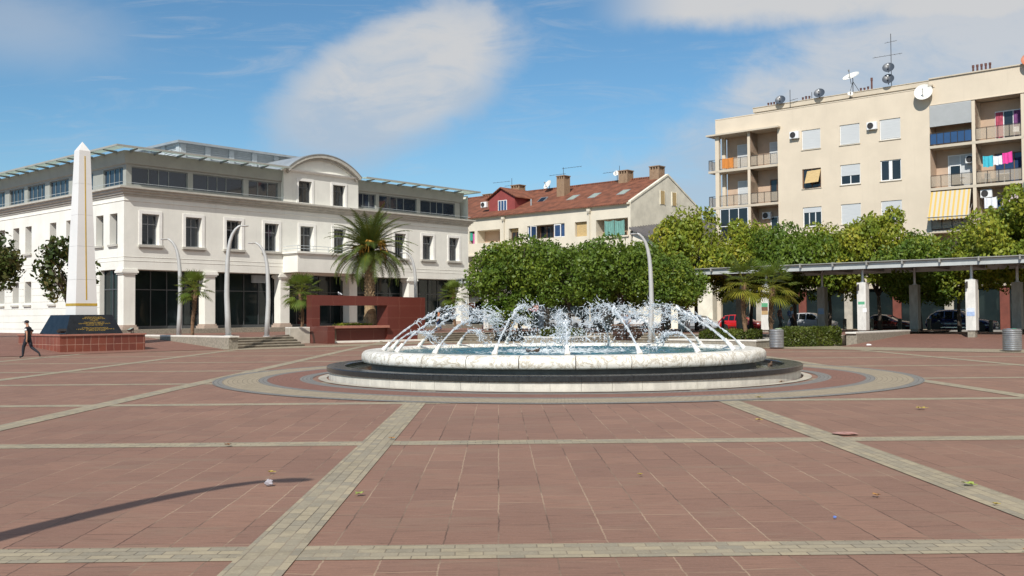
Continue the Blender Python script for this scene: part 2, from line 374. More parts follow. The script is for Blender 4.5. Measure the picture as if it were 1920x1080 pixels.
# ------------------------------------------------------------------ window builder
def make_window(parent, x, z0, z1, w, y, plane='y', frame=None, glass=None, mull=(.5,), trans=(), fw=.07, name='window', flip=1):
    """framed window standing in plane y of its parent (plane 'x': in plane x, running along y)"""
    b = MB(); d = .06
    def bar(a0, a1, c0, c1):
        if plane == 'y': b.box(a0, a1, y-d*flip if flip > 0 else y, y if flip > 0 else y+d, c0, c1)
        else: b.box(y-d*flip if flip > 0 else y, y if flip > 0 else y+d, a0, a1, c0, c1)
    bar(x, x+fw, z0, z1); bar(x+w-fw, x+w, z0, z1); bar(x+fw, x+w-fw, z0, z0+fw); bar(x+fw, x+w-fw, z1-fw, z1)
    for f in mull: bar(x+w*f-fw*.45, x+w*f+fw*.45, z0+fw, z1-fw)
    for f in trans: 
        zz = z0+(z1-z0)*f
        xs = [x+fw] + [x+w*q for q in mull] + [x+w-fw]
        for a0, a1 in zip(xs[:-1], xs[1:]): bar(a0+fw*.45, a1-fw*.45, zz-fw*.45, zz+fw*.45)
    o = b.build(name, frame or M['sage_dark'], parent)
    g = MB(); yy = y - .02*flip
    if plane == 'y': g.face([(x+.01, yy, z0+.01), (x+w-.01, yy, z0+.01), (x+w-.01, yy, z1-.01), (x+.01, yy, z1-.01)])
    else: g.face([(yy, x+.01, z0+.01), (yy, x+w-.01, z0+.01), (yy, x+w-.01, z1-.01), (yy, x+.01, z1-.01)])
    g.build('pane', glass or M['glass'], o)
    return o

# ------------------------------------------------------------------ white civic building on the left
cb_ = thing('civic_building', 'long white two-fronted public building with glazed attic storey, glass canopy and arched pavilion', 'building', UV(70.3, 36.3), ROT_V)
Lx, Ly = 37.2, 34.0
b = MB(); wz0, wz1, ww = 7.4, 9.75, 1.42
wx = [2.12+3.665*i for i in range(10)]
M['frame_grey'] = mat('grey_window_frame', (.22, .235, .25), .5, .08, 3)
b.wall((0, 0, 0), (1, 0, 0), (0, 1, 0), 0, Lx, 5.5, 11.05, [(x-ww/2, x+ww/2, wz0, wz1) for x in wx], .5)
ly = [(1.0, 2.2), (3.2, 4.4), (8.3, 9.5), (11.3, 12.5), (16.0, 17.25), (18.5, 19.75), (21.5, 22.75), (24.5, 25.75), (27, 28.25), (30, 31.2)]
holes = [(a, c, wz0, wz1) for a, c in ly]
b.wall((0, 0, 0), (0, 1, 0), (1, 0, 0), 0, Ly, 5.5, 11.05, holes, .6)
low = [(a, c, 3.0, 5.0) for a, c in ly[3:]]
b.wall((0, 0, 0), (0, 1, 0), (1, 0, 0), 3.7, Ly, .3, 5.5, low, .6)
b.face([(0, 0, 5.5), (Lx, 0, 5.5), (Lx, 2.5, 5.5), (0, 2.5, 5.5)]); b.face([(0, 2.5, 5.5), (2.5, 2.5, 5.5), (2.5, 3.7, 5.5), (0, 3.7, 5.5)])
b.face([(Lx, 0, .3), (Lx, Ly, .3), (Lx, Ly, 14.2), (Lx, .0, 14.2)]); b.face([(0, Ly, .3), (Lx, Ly, .3), (Lx, Ly, 14.2), (0, Ly, 14.2)])
b.face([(0, 3.7, .3), (2.5, 3.7, .3), (2.5, 3.7, 5.5), (0, 3.7, 5.5)])
b.build('wall', M['white_wall'], cb_)
path = [(0, Ly), (0, 0), (Lx, 0), (Lx, Ly)]
# mitred mouldings: path runs so that 'out' points away from the building
pl = path[::-1]
def mould(prof, name, m, pth=None):
    b = MB(); b.sweep(prof, pth or path, False); return b.build(name, m, cb_)
def outp(prof): return [(-o, z) for o, z in prof]
SGN = 1
_t = MB(); _t.sweep([(0, 0), (1, 0), (1, 1)], path); SGN = 1 if _t.v[4][1] < 0 or _t.v[4][0] < 0 else -1
P_ = lambda prof: [(o*SGN, z) for o, z in prof]
mould(P_([(.002, 11.0), (.08, 11.0), (.08, 11.12), (.2, 11.16), (.2, 11.28), (.38, 11.36), (.38, 11.48), (.58, 11.54), (.58, 11.68), (-.6, 11.68), (-.6, 11.0)]), 'cornice', M['cornice'])
mould(P_([(.0, 10.62), (.03, 10.62), (.05, 10.66), (.03, 10.70), (.0, 10.70)]), 'frieze_moulding', M['white_wall'])
for z in (6.12, 6.42): mould(P_([(.0, z), (.02, z), (.025, z+.015), (.02, z+.03), (.0, z+.03)]), 'string_course', M['white_wall'])
b = MB()
for i in range(8):
    z = .95 + i*.57
    seg = [(3.72, 11.2), (12.6, 15.9), (17.35, 18.4), (19.85, 21.4), (22.85, 24.4), (25.85, 26.9), (28.35, 29.9), (31.3, Ly)] if 3.0 < z < 5.0 else [(3.72, Ly)]
    for a, c in seg: b.box(-.03, -.002, a, c, z, z+.53)
b.build('rusticated_courses', M['white_wall'], cb_)
for x in wx:
    b = MB(); a, c = x-ww/2, x+ww/2
    b.box(a-.24, a, -.05, .003, wz0-.02, wz1+.24); b.box(c, c+.24, -.05, .003, wz0-.02, wz1+.24); b.box(a, c, -.05, .003, wz1, wz1+.24)
    fr = b.build('window_surround', M['white_trim'], cb_)
    s = MB(); s.box(a-.32, c+.32, -.2, .003, wz0-.2, wz0-.02); s.box(a-.26, c+.26, -.11, .002, wz0-.3, wz0-.2); s.build('sill', M['cornice'], fr)
    make_window(cb_, a, wz0, wz1, ww, .48, trans=(.68,), fw=.09, frame=M['frame_grey'])
for a, c in ly:
    s = MB(); s.box(-.16, .003, a-.1, c+.1, wz0-.16, wz0); s.box(-.08, .003, a-.06, c+.06, wz0-.26, wz0-.16); s.build('sill', M['cornice'], cb_)
    make_window(cb_, a, wz0, wz1, c-a, .58, 'x', trans=(.68,), fw=.09)
for a, c in ly[3:]:
    s = MB(); s.box(-.16, .003, a-.1, c+.1, 2.85, 3.0); s.build('sill', M['cornice'], cb_)
    make_window(cb_, a, 3.0, 5.0, c-a, .58, 'x', trans=(.68,), fw=.09)
# columns, plinth, shopfront glass
M['pink'] = mat('pink_stone_base', (.42, .33, .27), .8, .12, 4)
b = MB(); b.box(-1.0, Lx+1, -1.2, 2.4, .3, .96); b.box(-.9, 2.4, 2.4, 3.75, .3, .96); b.build('plinth', M['granite'], cb_)
cx_ = [.47, 7.28, 14.5, 22.0, 29.35, 36.6]
for x in cx_:
    b = MB(); b.box(x-.46, x+.46, .03, .93, 1.3, 5.1); b.box(x-.56, x+.56, -.07, 1.0, 5.1, 5.22); b.box(x-.66, x+.66, -.12, 1.05, 5.22, 5.38); b.box(x-.6, x+.6, -.1, 1.03, 5.38, 5.495)
    c = b.build('column', M['white_wall'], cb_)
    f = MB(); f.box(x-.62, x+.62, -.14, 1.1, .96, 1.16); f.box(x-.53, x+.53, -.06, 1.0, 1.16, 1.3); f.build('column_base', M['pink'], c)
def glazing(x0, x1, yy, plane='y'):
    g = MB(); pt = (lambda a, z: (a, yy, z)) if plane == 'y' else (lambda a, z: (yy, a, z))
    g.face([pt(x0, .97), pt(x1, .97), pt(x1, 5.49), pt(x0, 5.49)]); o = g.build('shopfront_glazing', M['glass_dark'], cb_)
    f = MB(); n = max(2, round((x1-x0)/1.35)); bx = (lambda a0, a1, c0, c1: f.box(a0, a1, yy-.07, yy-.004, c0, c1)) if plane == 'y' else (lambda a0, a1, c0, c1: f.box(yy-.07, yy-.004, a0, a1, c0, c1))
    xs = [x0+(x1-x0)*i/n for i in range(n+1)]
    for x in xs: bx(max(x-.03, x0), min(x+.03, x1), 1.2, 5.49)
    for p, q in zip(xs[:-1], xs[1:]): bx(p+.03, q-.03, 3.98, 4.06)
    bx(x0, x1, .97, 1.2); f.build('glazing_frame', M['sage_dark'], o)
for a, c in zip(cx_[:-1], cx_[1:]): glazing(a-.2, c+.2 if c > 36 else c-.2, 1.6)
glazing(.98, 3.68, .4, 'x')
b = MB(); b.box(12.1, 13.8, 1.3, 1.5, 4.75, 5.4)
for i in range(7): b.box(12.15, 13.75, 1.24, 1.3, 4.8+i*.085, 4.85+i*.085)
b.build('ventilation_grille', M['louvre'], cb_)
# attic storey
M['sage_mid'] = mat('attic_frame_metal', (.20, .22, .22), .5, .08, 2)
spans = [(.75, 5.45), (5.9, 10.55), (11.05, 14.0), (22.75, 25.0), (25.4, 30.25), (30.75, 35.6)]
b = MB(); b.wall((0, .32, 0), (1, 0, 0), (0, 1, 0), .32, Lx-.9, 11.6, 13.55, [(a, c, 11.93, 13.3) for a, c in spans], .18)
lsp = [(.8, 3.9), (5.6, 8.8), (9.8, 13.3), (14.2, 17.6), (18.3, 21.4), (22.4, 25.6), (26.5, 29.8), (30.6, 33)]
b.wall((.32, 0, 0), (0, 1, 0), (1, 0, 0), .32, Ly, 11.6, 13.55, [(a, c, 11.93, 13.3) for a, c in lsp], .18)
b.face([(Lx-.9, .32, 11.6), (Lx-.9, Ly, 11.6), (Lx-.9, Ly, 14.4), (Lx-.9, .32, 14.4)])
b.build('attic_wall', M['sage'], cb_)
cut = lambda pr: P_(pr)
for pth in ([(0, Ly), (0, 0), (14.3, 0)], [(22.6, 0), (Lx-.5, 0), (Lx-.5, 6)]):
    mould(P_([(-.3, 13.42), (-.16, 13.5), (-.02, 14.42), (-1.2, 14.42), (-1.2, 13.42)]), 'fascia', M['sage'], pth)
    mould(P_([(1.12, 14.5), (1.12, 14.56), (-.02, 14.66), (-.02, 14.6)]), 'glass_canopy', M['canopy_glass'], pth)
    mould(P_([(1.14, 14.46), (1.2, 14.46), (1.2, 14.6), (1.14, 14.6)]), 'canopy_edge', M['sage'], pth)
    mould(P_([(.4, 11.95), (.43, 11.95), (.43, 11.98), (.4, 11.98)]), 'cornice_rail', M['louvre'], pth)
def bracket(M4):
    b = MB(); b.yprism([(0, 14.3), (0, 14.49), (1.1, 14.49), (1.1, 14.43)], -.045, .045); b.move(M4); b.build('canopy_bracket', M['sage_mid'], cb_)
for i in range(19):
    x = .5+i*1.93
    if 14.0 < x < 22.9: continue
    bracket(Matrix.Translation((x, .05, 0)) @ Matrix.Rotation(-math.pi/2, 4, 'Z'))
for i in range(17): bracket(Matrix.Translation((.05, 1.2+i*1.95, 0)) @ Matrix.Rotation(math.pi, 4, 'Z'))
for a, c in spans: make_window(cb_, a, 11.93, 13.3, c-a, .48, mull=(.3, .48, .66) if c-a > 4 else (.33, .66), fw=.08, name='attic_window', frame=M['sage_mid'], glass=M['glass_attic'])
for a, c in lsp: make_window(cb_, a, 11.93, 13.3, c-a, .48, 'x', mull=(.25, .5, .75), fw=.08, name='attic_window', frame=M['sage_mid'], glass=M['glass_attic'])
b = MB(); b.box(.36, Lx-1, .36, Ly, 14.3, 14.5); b.build('flat_roof', M['zinc'], cb_)
# louvred plant storey with hipped roof
b = MB(); px0, px1, py0, py1 = 7.36, 21.0, 5.0, 28; b.box(px0+.35, px1, py0+.35, py1, 14.5, 16.55)
for x in np.arange(px0+.3, 20, 2.35): b.box(x, x+.5, py0+.2, py0+.34, 14.5, 16.55)
for y in np.arange(py0+.3, 27, 2.35): b.box(px0+.2, px0+.34, y, y+.5, 14.5, 16.55)
ph = b.build('plant_storey', M['louvre'], cb_)
b = MB(); b2 = MB()
for k in range(11):
    z = 14.72+k*.16
    for x in np.arange(px0+.95, 20, 2.35): b.mesh([(x, py0+.34, z+.09), (x+1.7, py0+.34, z+.09), (x+1.7, py0+.28, z-.045), (x, py0+.28, z-.045)], [(0, 1, 2, 3)])
    for y in np.arange(py0+.95, 27, 2.35): b2.mesh([(px0+.34, y, z+.09), (px0+.34, y+1.7, z+.09), (px0+.28, y+1.7, z-.045), (px0+.28, y, z-.045)], [(0, 1, 2, 3)])
b.build('louvres', M['louvre'], ph); b2.build('louvres', M['louvre'], ph)
b = MB(); b.mesh([(px0-.1, py0-.1, 16.55), (px1, py0-.1, 16.55), (px1, py1, 16.55), (px0-.1, py1, 16.55), (px0-.1, py0-.1, 16.75), (px1, py0-.1, 16.75), (px1, py1, 16.75), (px0-.1, py1, 16.75), (px0+7, py0+7, 17.35), (px1-7, py0+7, 17.35), (px1-7, py1-7, 17.35), (px0+7, py1-7, 17.35)],
    [(0, 1, 5, 4), (1, 2, 6, 5), (2, 3, 7, 6), (3, 0, 4, 7), (4, 5, 9, 8), (5, 6, 10, 9), (6, 7, 11, 10), (7, 4, 8, 11), (8, 9, 10, 11), (3, 2, 1, 0)])
b.build('hipped_roof', M['zinc'], ph)
# arched pavilion
pa, pc = 14.3, 22.55; pm = (pa+pc)/2; hw = (pc-pa)/2; rise = 1.62; RR = (hw*hw+rise*rise)/2/rise; zc = 14.55+rise-RR
arc = lambda r, n=28: [(pm+r*math.sin(t), zc+r*math.cos(t)) for t in np.linspace(-math.asin(min(1, hw/RR)), math.asin(min(1, hw/RR)), n)]
pw = [(15.85, 17.25), (19.6, 21.0)]
b = MB(); b.wall((0, -.06, 0), (1, 0, 0), (0, 1, 0), pa, pc, 11.69, 14.5, [(a, c, 11.8, 13.68) for a, c in pw], .4)
for x in (pa, pc): b.face([(x, -.06, 11.69), (x, 7, 11.69), (x, 7, 14.5), (x, -.06, 14.5)])
top = arc(RR-.5); b.face([(pa, -.06, 14.5)]+[(pc, -.06, 14.5)]+[(x, -.06, max(z, 14.5)) for x, z in reversed(top)])
b.build('pavilion_wall', M['white_wall'], cb_)
for a, c in pw:
    b = MB(); b.box(a-.22, a, -.11, -.055, 11.7, 13.9); b.box(c, c+.22, -.11, -.055, 11.7, 13.9); b.box(a, c, -.11, -.055, 13.68, 13.9); b.build('window_surround', M['white_trim'], cb_)
    make_window(cb_, a, 11.8, 13.68, c-a, .32, fw=.09, trans=(.72,))
b = MB(); b.xprism([(-.055, 14.38), (-.3, 14.44), (-.36, 14.56), (-.055, 14.62)], pa-.2, pc+.2); b.build('pavilion_cornice', M['white_trim'], cb_)
def vault(r0, r1, y0, y1, m, name):
    b = MB(); A0 = arc(r0); A1 = arc(r1); n = len(A0)
    v = [(x, y0, z) for x, z in A0]+[(x, y0, z) for x, z in A1]+[(x, y1, z) for x, z in A0]+[(x, y1, z) for x, z in A1]; f = []
    for i in range(n-1): f += [(i, i+1, n+i+1, n+i), (2*n+i, 3*n+i, 3*n+i+1, 2*n+i+1), (n+i, n+i+1, 3*n+i+1, 3*n+i), (i, 2*n+i, 2*n+i+1, i+1)]
    f += [(0, n, 3*n, 2*n), (n-1, 3*n-1, 4*n-1, 2*n-1)]
    b.mesh(v, f); return b.build(name, m, cb_)
vault(RR-.5, RR-.3, -.28, 7, M['cornice'], 'arch_moulding'); vault(RR-.3, RR-.02, -.55, 7, M['cornice'], 'arch_cornice'); vault(RR-.02, RR+.05, -.6, 7.5, M['zinc'], 'vaulted_roof')
# balcony
bx0, bx1, by = 14.25, 22.3, -2.1
b = MB(); b.box(bx0, bx1, by, -.003, 5.62, 7.1); b.box(bx0-.1, bx1+.1, by-.1, -.05, 7.1, 7.2); b.box(bx0-.2, bx1+.2, by-.2, -.05, 7.2, 7.36); ba = b.build('balcony', M['white_wall'], cb_)
b = MB()
for z in (7.6, 7.85): b.tube([(bx0, -.1, z), (bx0, by, z), (bx1, by, z), (bx1, -.1, z)], .025, 6)
for x in np.linspace(bx0, bx1, 6): b.tube([(x, by, 7.36), (x, by, 7.85)], .025, 6)
b.build('railing', M['louvre'], ba)

# ------------------------------------------------------------------ tiled-roof house in the middle
M['beige'] = mat('warm_cream_render', (.66, .60, .485), .9, .06, .5, streak=.10, bump=.05, fine=.05)
M['gable'] = mat('grey_beige_render', (.74, .69, .57), .9, .12, .7, streak=.18, fine=.08)
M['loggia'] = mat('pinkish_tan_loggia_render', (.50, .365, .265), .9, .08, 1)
M['redwall'] = mat('dark_red_dormer_render', (.25, .05, .045), .85, .1, 2)
M['plywood'] = mat('yellowed_plywood', (.50, .36, .17), .8, .15, 3, stretch=(1, 1, 6))
M['white_pvc'] = mat('white_plastic_frame', (.78, .78, .77), .35, .03, 2)
M['wood'] = mat('brown_wood_frame', (.18, .09, .045), .6, .2, 3)
M['brickch'] = bricks('chimney_brick', (.34, .21, .12), (.26, .16, .10), (.30, .26, .20), .24, .09, .012, objc=True, plane='xz', var=.5)
M['blind'] = mat('pale_roller_blind', (.52, .535, .54), .7, .06, 1, stretch=(1, 1, 18))
M['shut'] = mat('grey_roller_shutter', (.42, .43, .43), .5, .05, 1)
M['teal'] = mat('teal_curtain', (.20, .40, .36), .85, .25, 5, stretch=(3, 3, .3))
M['steel'] = mat('galvanised_steel', (.48, .49, .49), .4, .1, 3, metal=.6)
M['iron'] = mat('dark_iron_rail', (.035, .03, .028), .5, .2, 5)
def tile_mat():
    m = mat('red_roof_tiles', (.215, .076, .040), .85, .35, 1.3, fine=.5); N = NT(m.node_tree); b = N.n['Principled BSDF']
    t = N.node('ShaderNodeTexCoord').outputs['Object']; S = N.sep(t)
    wx_ = N.m('SINE', N.m('MULTIPLY', S[0], 2*math.pi/.3)); fr = N.m('FRACT', N.m('MULTIPLY', S[1], 1/.36))
    h = N.m('ADD', N.m('MULTIPLY', wx_, .5), fr); bp = N.node('ShaderNodeBump'); bp.inputs['Strength'].default_value = 1; bp.inputs['Distance'].default_value = .12
    N.l.new(h, bp.inputs['Height']); N.l.new(bp.outputs[0], b.inputs['Normal']); return m
M['tiles'] = tile_mat()
mh = thing('apartment_house', 'three-storey cream apartment house with red tiled roof, red dormer and bare grey gable', 'building', UV(57.3, 84), ROT_U)
EZ, RZ, DP, X_0 = 13.3, 16.72, 14.3, -33.5
rf = lambda y: EZ + (RZ-EZ)*(1-abs(y-DP/2)/(DP/2))
op = [(-21.56, -18.0, 10.2, 11.75), (-22.9, -22.0, 10.2, 11.75), (-16.67, -15.2, 10.26, 11.7), (-13.9, -8.6, 10.3, 11.8), (-7.2, -5.6, 10.22, 11.78), (-4.4, -.33, 10.0, 11.82),
      (-21.43, -18.5, 6.55, 8.1), (-22.9, -22.0, 6.55, 8.1), (-16.6, -15.2, 6.7, 8.2), (-13.9, -8.6, 6.7, 8.3), (-4.4, -.33, 6.5, 8.3)]
b = MB(); b.wall((0, 0, 0), (1, 0, 0), (0, 1, 0), X_0, 0, .3, EZ, op, 1.3)
b.box(X_0, -.05, -.25, .0, EZ-.12, EZ+.06)
b.build('wall', M['beige'], mh)
b = MB(); b.face([(0, 0, .3), (0, DP, .3), (0, DP, EZ), (0, DP/2, RZ), (0, 0, EZ)]); b.face([(X_0, 0, .3), (X_0, DP, .3), (X_0, DP, EZ), (X_0, DP/2, RZ), (X_0, 0, EZ)]); b.face([(X_0, DP, .3), (0, DP, .3), (0, DP, EZ), (X_0, DP, EZ)])
b.xprism([(-.02, EZ+.02), (-.02, EZ+.22), (DP/2, RZ+.3), (DP+.02, EZ+.22), (DP+.02, EZ+.02), (DP/2, RZ+.08)], -.28, .06)
gw = b.build('gable_wall', M['gable'], mh)
for y0, z0 in ((5.6, 13.64), (7.93, 13.66)):
    b = MB(); b.box(.004, .05, y0, y0+.85, z0, z0+1.42); o = b.build('boarded_window', M['plywood'], gw)
    b = MB(); b.box(.004, .08, y0-.06, y0, z0-.05, z0+1.47); b.box(.004, .08, y0+.85, y0+.91, z0-.05, z0+1.47); b.build('frame', M['gable'], o)
b = MB()
b.mesh([(X_0, -.4, EZ), (-.27, -.4, EZ), (-.27, DP/2, RZ+.1), (X_0, DP/2, RZ+.1), (X_0, DP+.3, EZ), (-.27, DP+.3, EZ)], [(0, 1, 2, 3), (3, 2, 5, 4)])
b.mesh([(X_0, -.4, EZ-.1), (-.27, -.4, EZ-.1), (-.27, -.4, EZ), (X_0, -.4, EZ)], [(0, 1, 2, 3)])
b.tube([(X_0, DP/2, RZ+.12), (-.27, DP/2, RZ+.12)], .13, 8)
b.build('roof', M['tiles'], mh)
for a, c, z0, z1 in op:
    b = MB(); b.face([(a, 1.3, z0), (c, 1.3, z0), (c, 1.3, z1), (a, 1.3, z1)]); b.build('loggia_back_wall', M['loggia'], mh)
def win(p, a, z0, w, h, y=1.28, **k): return make_window(p, a, z0, z0+h, w, y, **k)
win(mh, -19.2, 10.25, 1.1, 1.3, frame=M['wood'], mull=(.33, .66)); win(mh, -16.6, 10.3, 1.3, 1.35, y=.5, frame=M['wood']); win(mh, -22.8, 10.3, .7, 1.3, frame=M['wood'], mull=())
win(mh, -19.6, 6.6, 1.0, 1.3, frame=M['wood']); win(mh, -22.8, 6.6, .7, 1.3, frame=M['wood'], mull=(.5,))
win(mh, -13.9, 10.32, 1.2, 1.46, y=.2, frame=M['white_pvc'], mull=(), glass=M['glass_blue']); win(mh, -10.0, 10.32, 1.4, 1.46, y=.2, frame=M['white_pvc'], glass=M['glass_blue']); win(mh, -12.7, 10.32, 2.7, 1.46, y=.9, mull=(.35, .7), frame=M['wood'])
for a, an in ((-12.6, -.75), (-10.1, .9)):          # open casements swung outwards
    st_ = len(COL.objects); o = make_window(mh, 0, 10.32, 11.74, .95, 0, frame=M['white_pvc'], mull=(), glass=M['glass_blue'], name='open_casement', fw=.1); o.location = (a, .1, 0); o.rotation_euler = (0, 0, an-.9)
b = MB(); b.box(-7.15, -5.65, .3, .34, 10.25, 11.75)
for i in range(3): b.box(-7.15+i*.5, -7.12+i*.5, .29, .3, 10.25, 11.75)
b.build('yellow_shutter', M['plywood'], mh)
b = MB(); b.box(-16.6, -15.3, .4, .44, 11.3, 11.68); b.build('window_awning', M['plywood'], mh)
b = MB()
def curtain(b, x0, x1, y, z0, z1, n=40, amp=.07, sag=.12):
    top = [(x0+(x1-x0)*i/n, y+amp*math.sin(i*1.9), z1 - sag*4*(i/n)*(1-i/n)) for i in range(n+1)]; bot = [(p[0], p[1]+.04*math.sin(i), z0+.05*math.sin(i*.8)) for i, p in enumerate(top)]
    b.mesh(top+bot, [(i, i+1, n+2+i, n+1+i) for i in range(n)])
curtain(b, -3.4, -2.2, .15, 10.1, 11.7); curtain(b, -2.1, -.9, .15, 10.1, 11.65)
tag(b.build('curtain', M['teal'], None), 'teal striped curtain strung across the top balcony next to the grey gable', 'curtain').matrix_world = mh.matrix_basis
for z0, a, c in ((8.9, -23.2, -17.75), (5.3, -23.2, -18.2)): b = MB(); b.box(a, c, -.55, -.01, z0, z0+1.32); b.box(a, c, -.7, -.01, z0-.16, z0); b.build('balcony_parapet', M['beige'], mh)
b = MB(); b.box(-4.5, -.2, -.18, -.01, 9.85, 10.0); b.build('balcony_sill', M['beige'], mh)
for x in (-17.35, -5.2):
    b = MB(); b.tube([(x, -.12, 1), (x, -.12, 12.6)], .07, 8); b.taper(x-.12, x+.12, -.24, 0, 12.6, x-.2, x+.2, -.34, 0, 12.8); b.box(x-.2, x+.2, -.34, 0, 12.8, 13.05); b.build('downpipe', M['beige'], mh)
def chimney(x0, x1, y0, y1, z0, z1, p=mh):
    b = MB(); b.box(x0, x1, y0, y1, z0, z1-.42); b.box(x0-.06, x1+.06, y0-.06, y1+.06, z1-.1, z1)
    n = 3
    for i in range(n+1):
        for yy in (y0, y1-.18): b.box(x0+(x1-x0-.16)*i/n, x0+(x1-x0-.16)*i/n+.16, yy, yy+.18, z1-.42, z1-.1)
    b.box(x0+.1, x1-.1, y0+.2, y1-.2, z1-.42, z1-.11)
    b.build('chimney', M['brickch'], p)
chimney(-12.85, -11.75, 4.0, 5.1, 14.8, 17.75); chimney(-5.95, -4.75, 6.4, 7.6, 16.2, 17.9); chimney(-1.85, -.65, 6.4, 7.6, 16.3, 17.95); chimney(-21.9, -20.6, 6.4, 7.6, 16.2, 17.75)
b = MB(); b.box(-23.8, -22.6, 7.2, 8.4, 16, 17.4); b.box(-4.4, -3.4, 7.2, 8.2, 16, 17.0); b.build('low_chimney', M['brickch'], mh)
for x, y in ((-9.75, 3.1), (-6.75, 3.0), (-2.95, 3.1), (-14.4, 3.2)):
    b = MB(); s = (RZ-EZ)/(DP/2); an = math.atan(s); b.box(-.5, .5, -.75, .75, .02, .14)
    Mx = Matrix.Translation((x, y, rf(y)+.05)) @ Matrix.Rotation(an + (.18 if x < -14 else 0), 4, 'X'); b.move(Mx); o = b.build('skylight', M['steel'], mh)
    g = MB(); g.face([(-.42, -.66, .145), (.42, -.66, .145), (.42, .66, .145), (-.42, .66, .145)]); g.move(Mx); g.build('pane', M['canopy_glass'] if x > -14 else M['glass'], o)
b = MB(); b.tube([(-14.9, 1.9, 13.9), (-14.9, 1.9, 15.1)], .09, 8); b.build('vent_pipe', M['steel'], mh)
# dormer
b = MB(); da, dc, dyf = -20.75, -16.75, 1.2
b.face([(da, dyf, 13.6), (dc, dyf, 13.6), (dc, dyf, 15.45), ((da+dc)/2, dyf, 16.5), (da, dyf, 15.45)])
for x in (da, dc): b.face([(x, dyf, 13.6), (x, 5.6, 13.6), (x, 5.6, 15.45), (x, dyf, 15.45)])
dm = b.build('dormer', M['redwall'], mh)
b = MB(); m_ = (da+dc)/2
for sgn in (-1, 1):
    x = m_+sgn*2.35; b.mesh([(m_, dyf-.3, 16.62), (x, dyf-.3, 15.35), (x, 6.2, 15.35), (m_, 6.8, 16.62), (m_, dyf-.3, 16.74), (x, dyf-.3, 15.47), (x, 6.2, 15.47), (m_, 6.8, 16.74)], [(0, 1, 5, 4), (4, 5, 6, 7), (1, 2, 6, 5), (0, 3, 2, 1)])
b.build('dormer_roof', M['tiles'], dm)
make_window(dm, -19.3, 13.72, 15.2, 1.35, dyf-.005, frame=M['white_pvc'], mull=(.33, .66), glass=M['glass_blue'])
# street-level shops of the house
b = MB(); b.face([(X_0, -.02, .4), (-16, -.02, .4), (-16, -.02, 3.6), (X_0, -.02, 3.6)]); b.face([(-13.5, -.02, .4), (-.5, -.02, .4), (-.5, -.02, 3.6), (-13.5, -.02, 3.6)]); b.build('shop_window', M['glass_dark'], mh)
M['awn'] = mat('beige_awning_canvas', (.40, .37, .28), .9, .1, 2); M['orange'] = mat('orange_awning_trim', (.42, .11, .035), .8, .1, 2)
b = MB(); b.mesh([(-26, -.1, 4.3), (-19.5, -.1, 4.3), (-19.5, -2.6, 3.25), (-26, -2.6, 3.25), (-26, -2.6, 3.0), (-19.5, -2.6, 3.0)], [(0, 1, 2, 3)]); aw = b.build('shop_awning', M['awn'], mh)
b = MB(); b.box(-26, -19.5, -2.65, -2.59, 2.7, 3.26); b.build('valance', M['orange'], aw)
b = MB(); b.box(-25, -17, -1.2, -.05, 4.45, 4.75); b.box(-17, 0, -1.0, -.05, 3.7, 3.95); b.build('shop_canopy', M['concrete'], mh)
sg = MB(); sg.box(-15.9, -11.6, -.22, -.04, 2.25, 3.2); so = sg.build('shop_sign', mat('red_sign_board', (.30, .035, .025), .5, .1, 2), mh)
tm = text_mesh('BON TON', .75, .02); to = bpy.data.objects.new('sign_lettering', tm); COL.objects.link(to); to.parent = so; to.location = (-13.75, -.24, 2.72); to.rotation_euler = (math.pi/2, 0, 0)
tm.materials.append(mat('pale_sign_letters', (.75, .62, .55), .5, .03, 2))
for x in (-16.3, -11.3): b = MB(); b.box(x, x+.3, -.3, -.03, .4, 3.6); b.build('shop_pilaster', mat('ochre_pilaster', (.40, .29, .13), .85, .1, 2), mh)

# low grey metal roof beside the gable, small house far behind
lw = thing('low_annex', 'low annex with grey standing-seam metal roof against the bare gable wall', 'building', UV(57.2, 84), ROT_U)
b = MB(); b.mesh([(.08, .1, .3), (9.2, .1, .3), (9.2, 13.8, .3), (.08, 13.8, .3), (.08, .1, 10.5), (9.2, .1, 6.6), (9.2, 13.8, 8.3), (.08, 13.8, 12.3)], [(0, 1, 5, 4), (1, 2, 6, 5), (2, 3, 7, 6)]); b.build('wall', M['gable'], lw)
b = MB(); b.mesh([(.03, -.5, 10.55), (9.4, -.5, 6.55), (9.4, 14, 8.45), (.03, 14, 12.45), (.03, -.5, 10.7), (9.4, -.5, 6.7), (9.4, 14, 8.6), (.03, 14, 12.6)], [(0, 1, 5, 4), (4, 5, 6, 7), (1, 2, 6, 5), (0, 3, 2, 1), (2, 3, 7, 6), (3, 0, 4, 7)])
for i in range(29): y = -.45+i*.5; z = 10.7+(y+.5)*.131; b.mesh([(.03, y, z), (9.4, y, z-4), (9.4, y+.05, z-4), (.03, y+.05, z), (.03, y, z+.09), (9.4, y, z-3.91), (9.4, y+.05, z-3.91), (.03, y+.05, z+.09)], [(0, 1, 5, 4), (4, 5, 6, 7), (1, 2, 6, 5), (3, 0, 4, 7)])
b.build('metal_roof', mat('dull_grey_metal_sheet', (.13, .12, .118), .6, .12, .8), lw)
fh = thing('far_house', 'small grey house with red tiled roof behind the far corner of the white building', 'house', UV(92, 100), ROT_U)
b = MB(); b.box(-9, 0, 0, 9, .3, 17.0); b.mesh([(0, 0, 17), (0, 9, 17), (0, 4.5, 18.3)], [(0, 1, 2)]); b.build('wall', mat('grey_house_render', (.42, .42, .41), .9, .06, 1), fh)
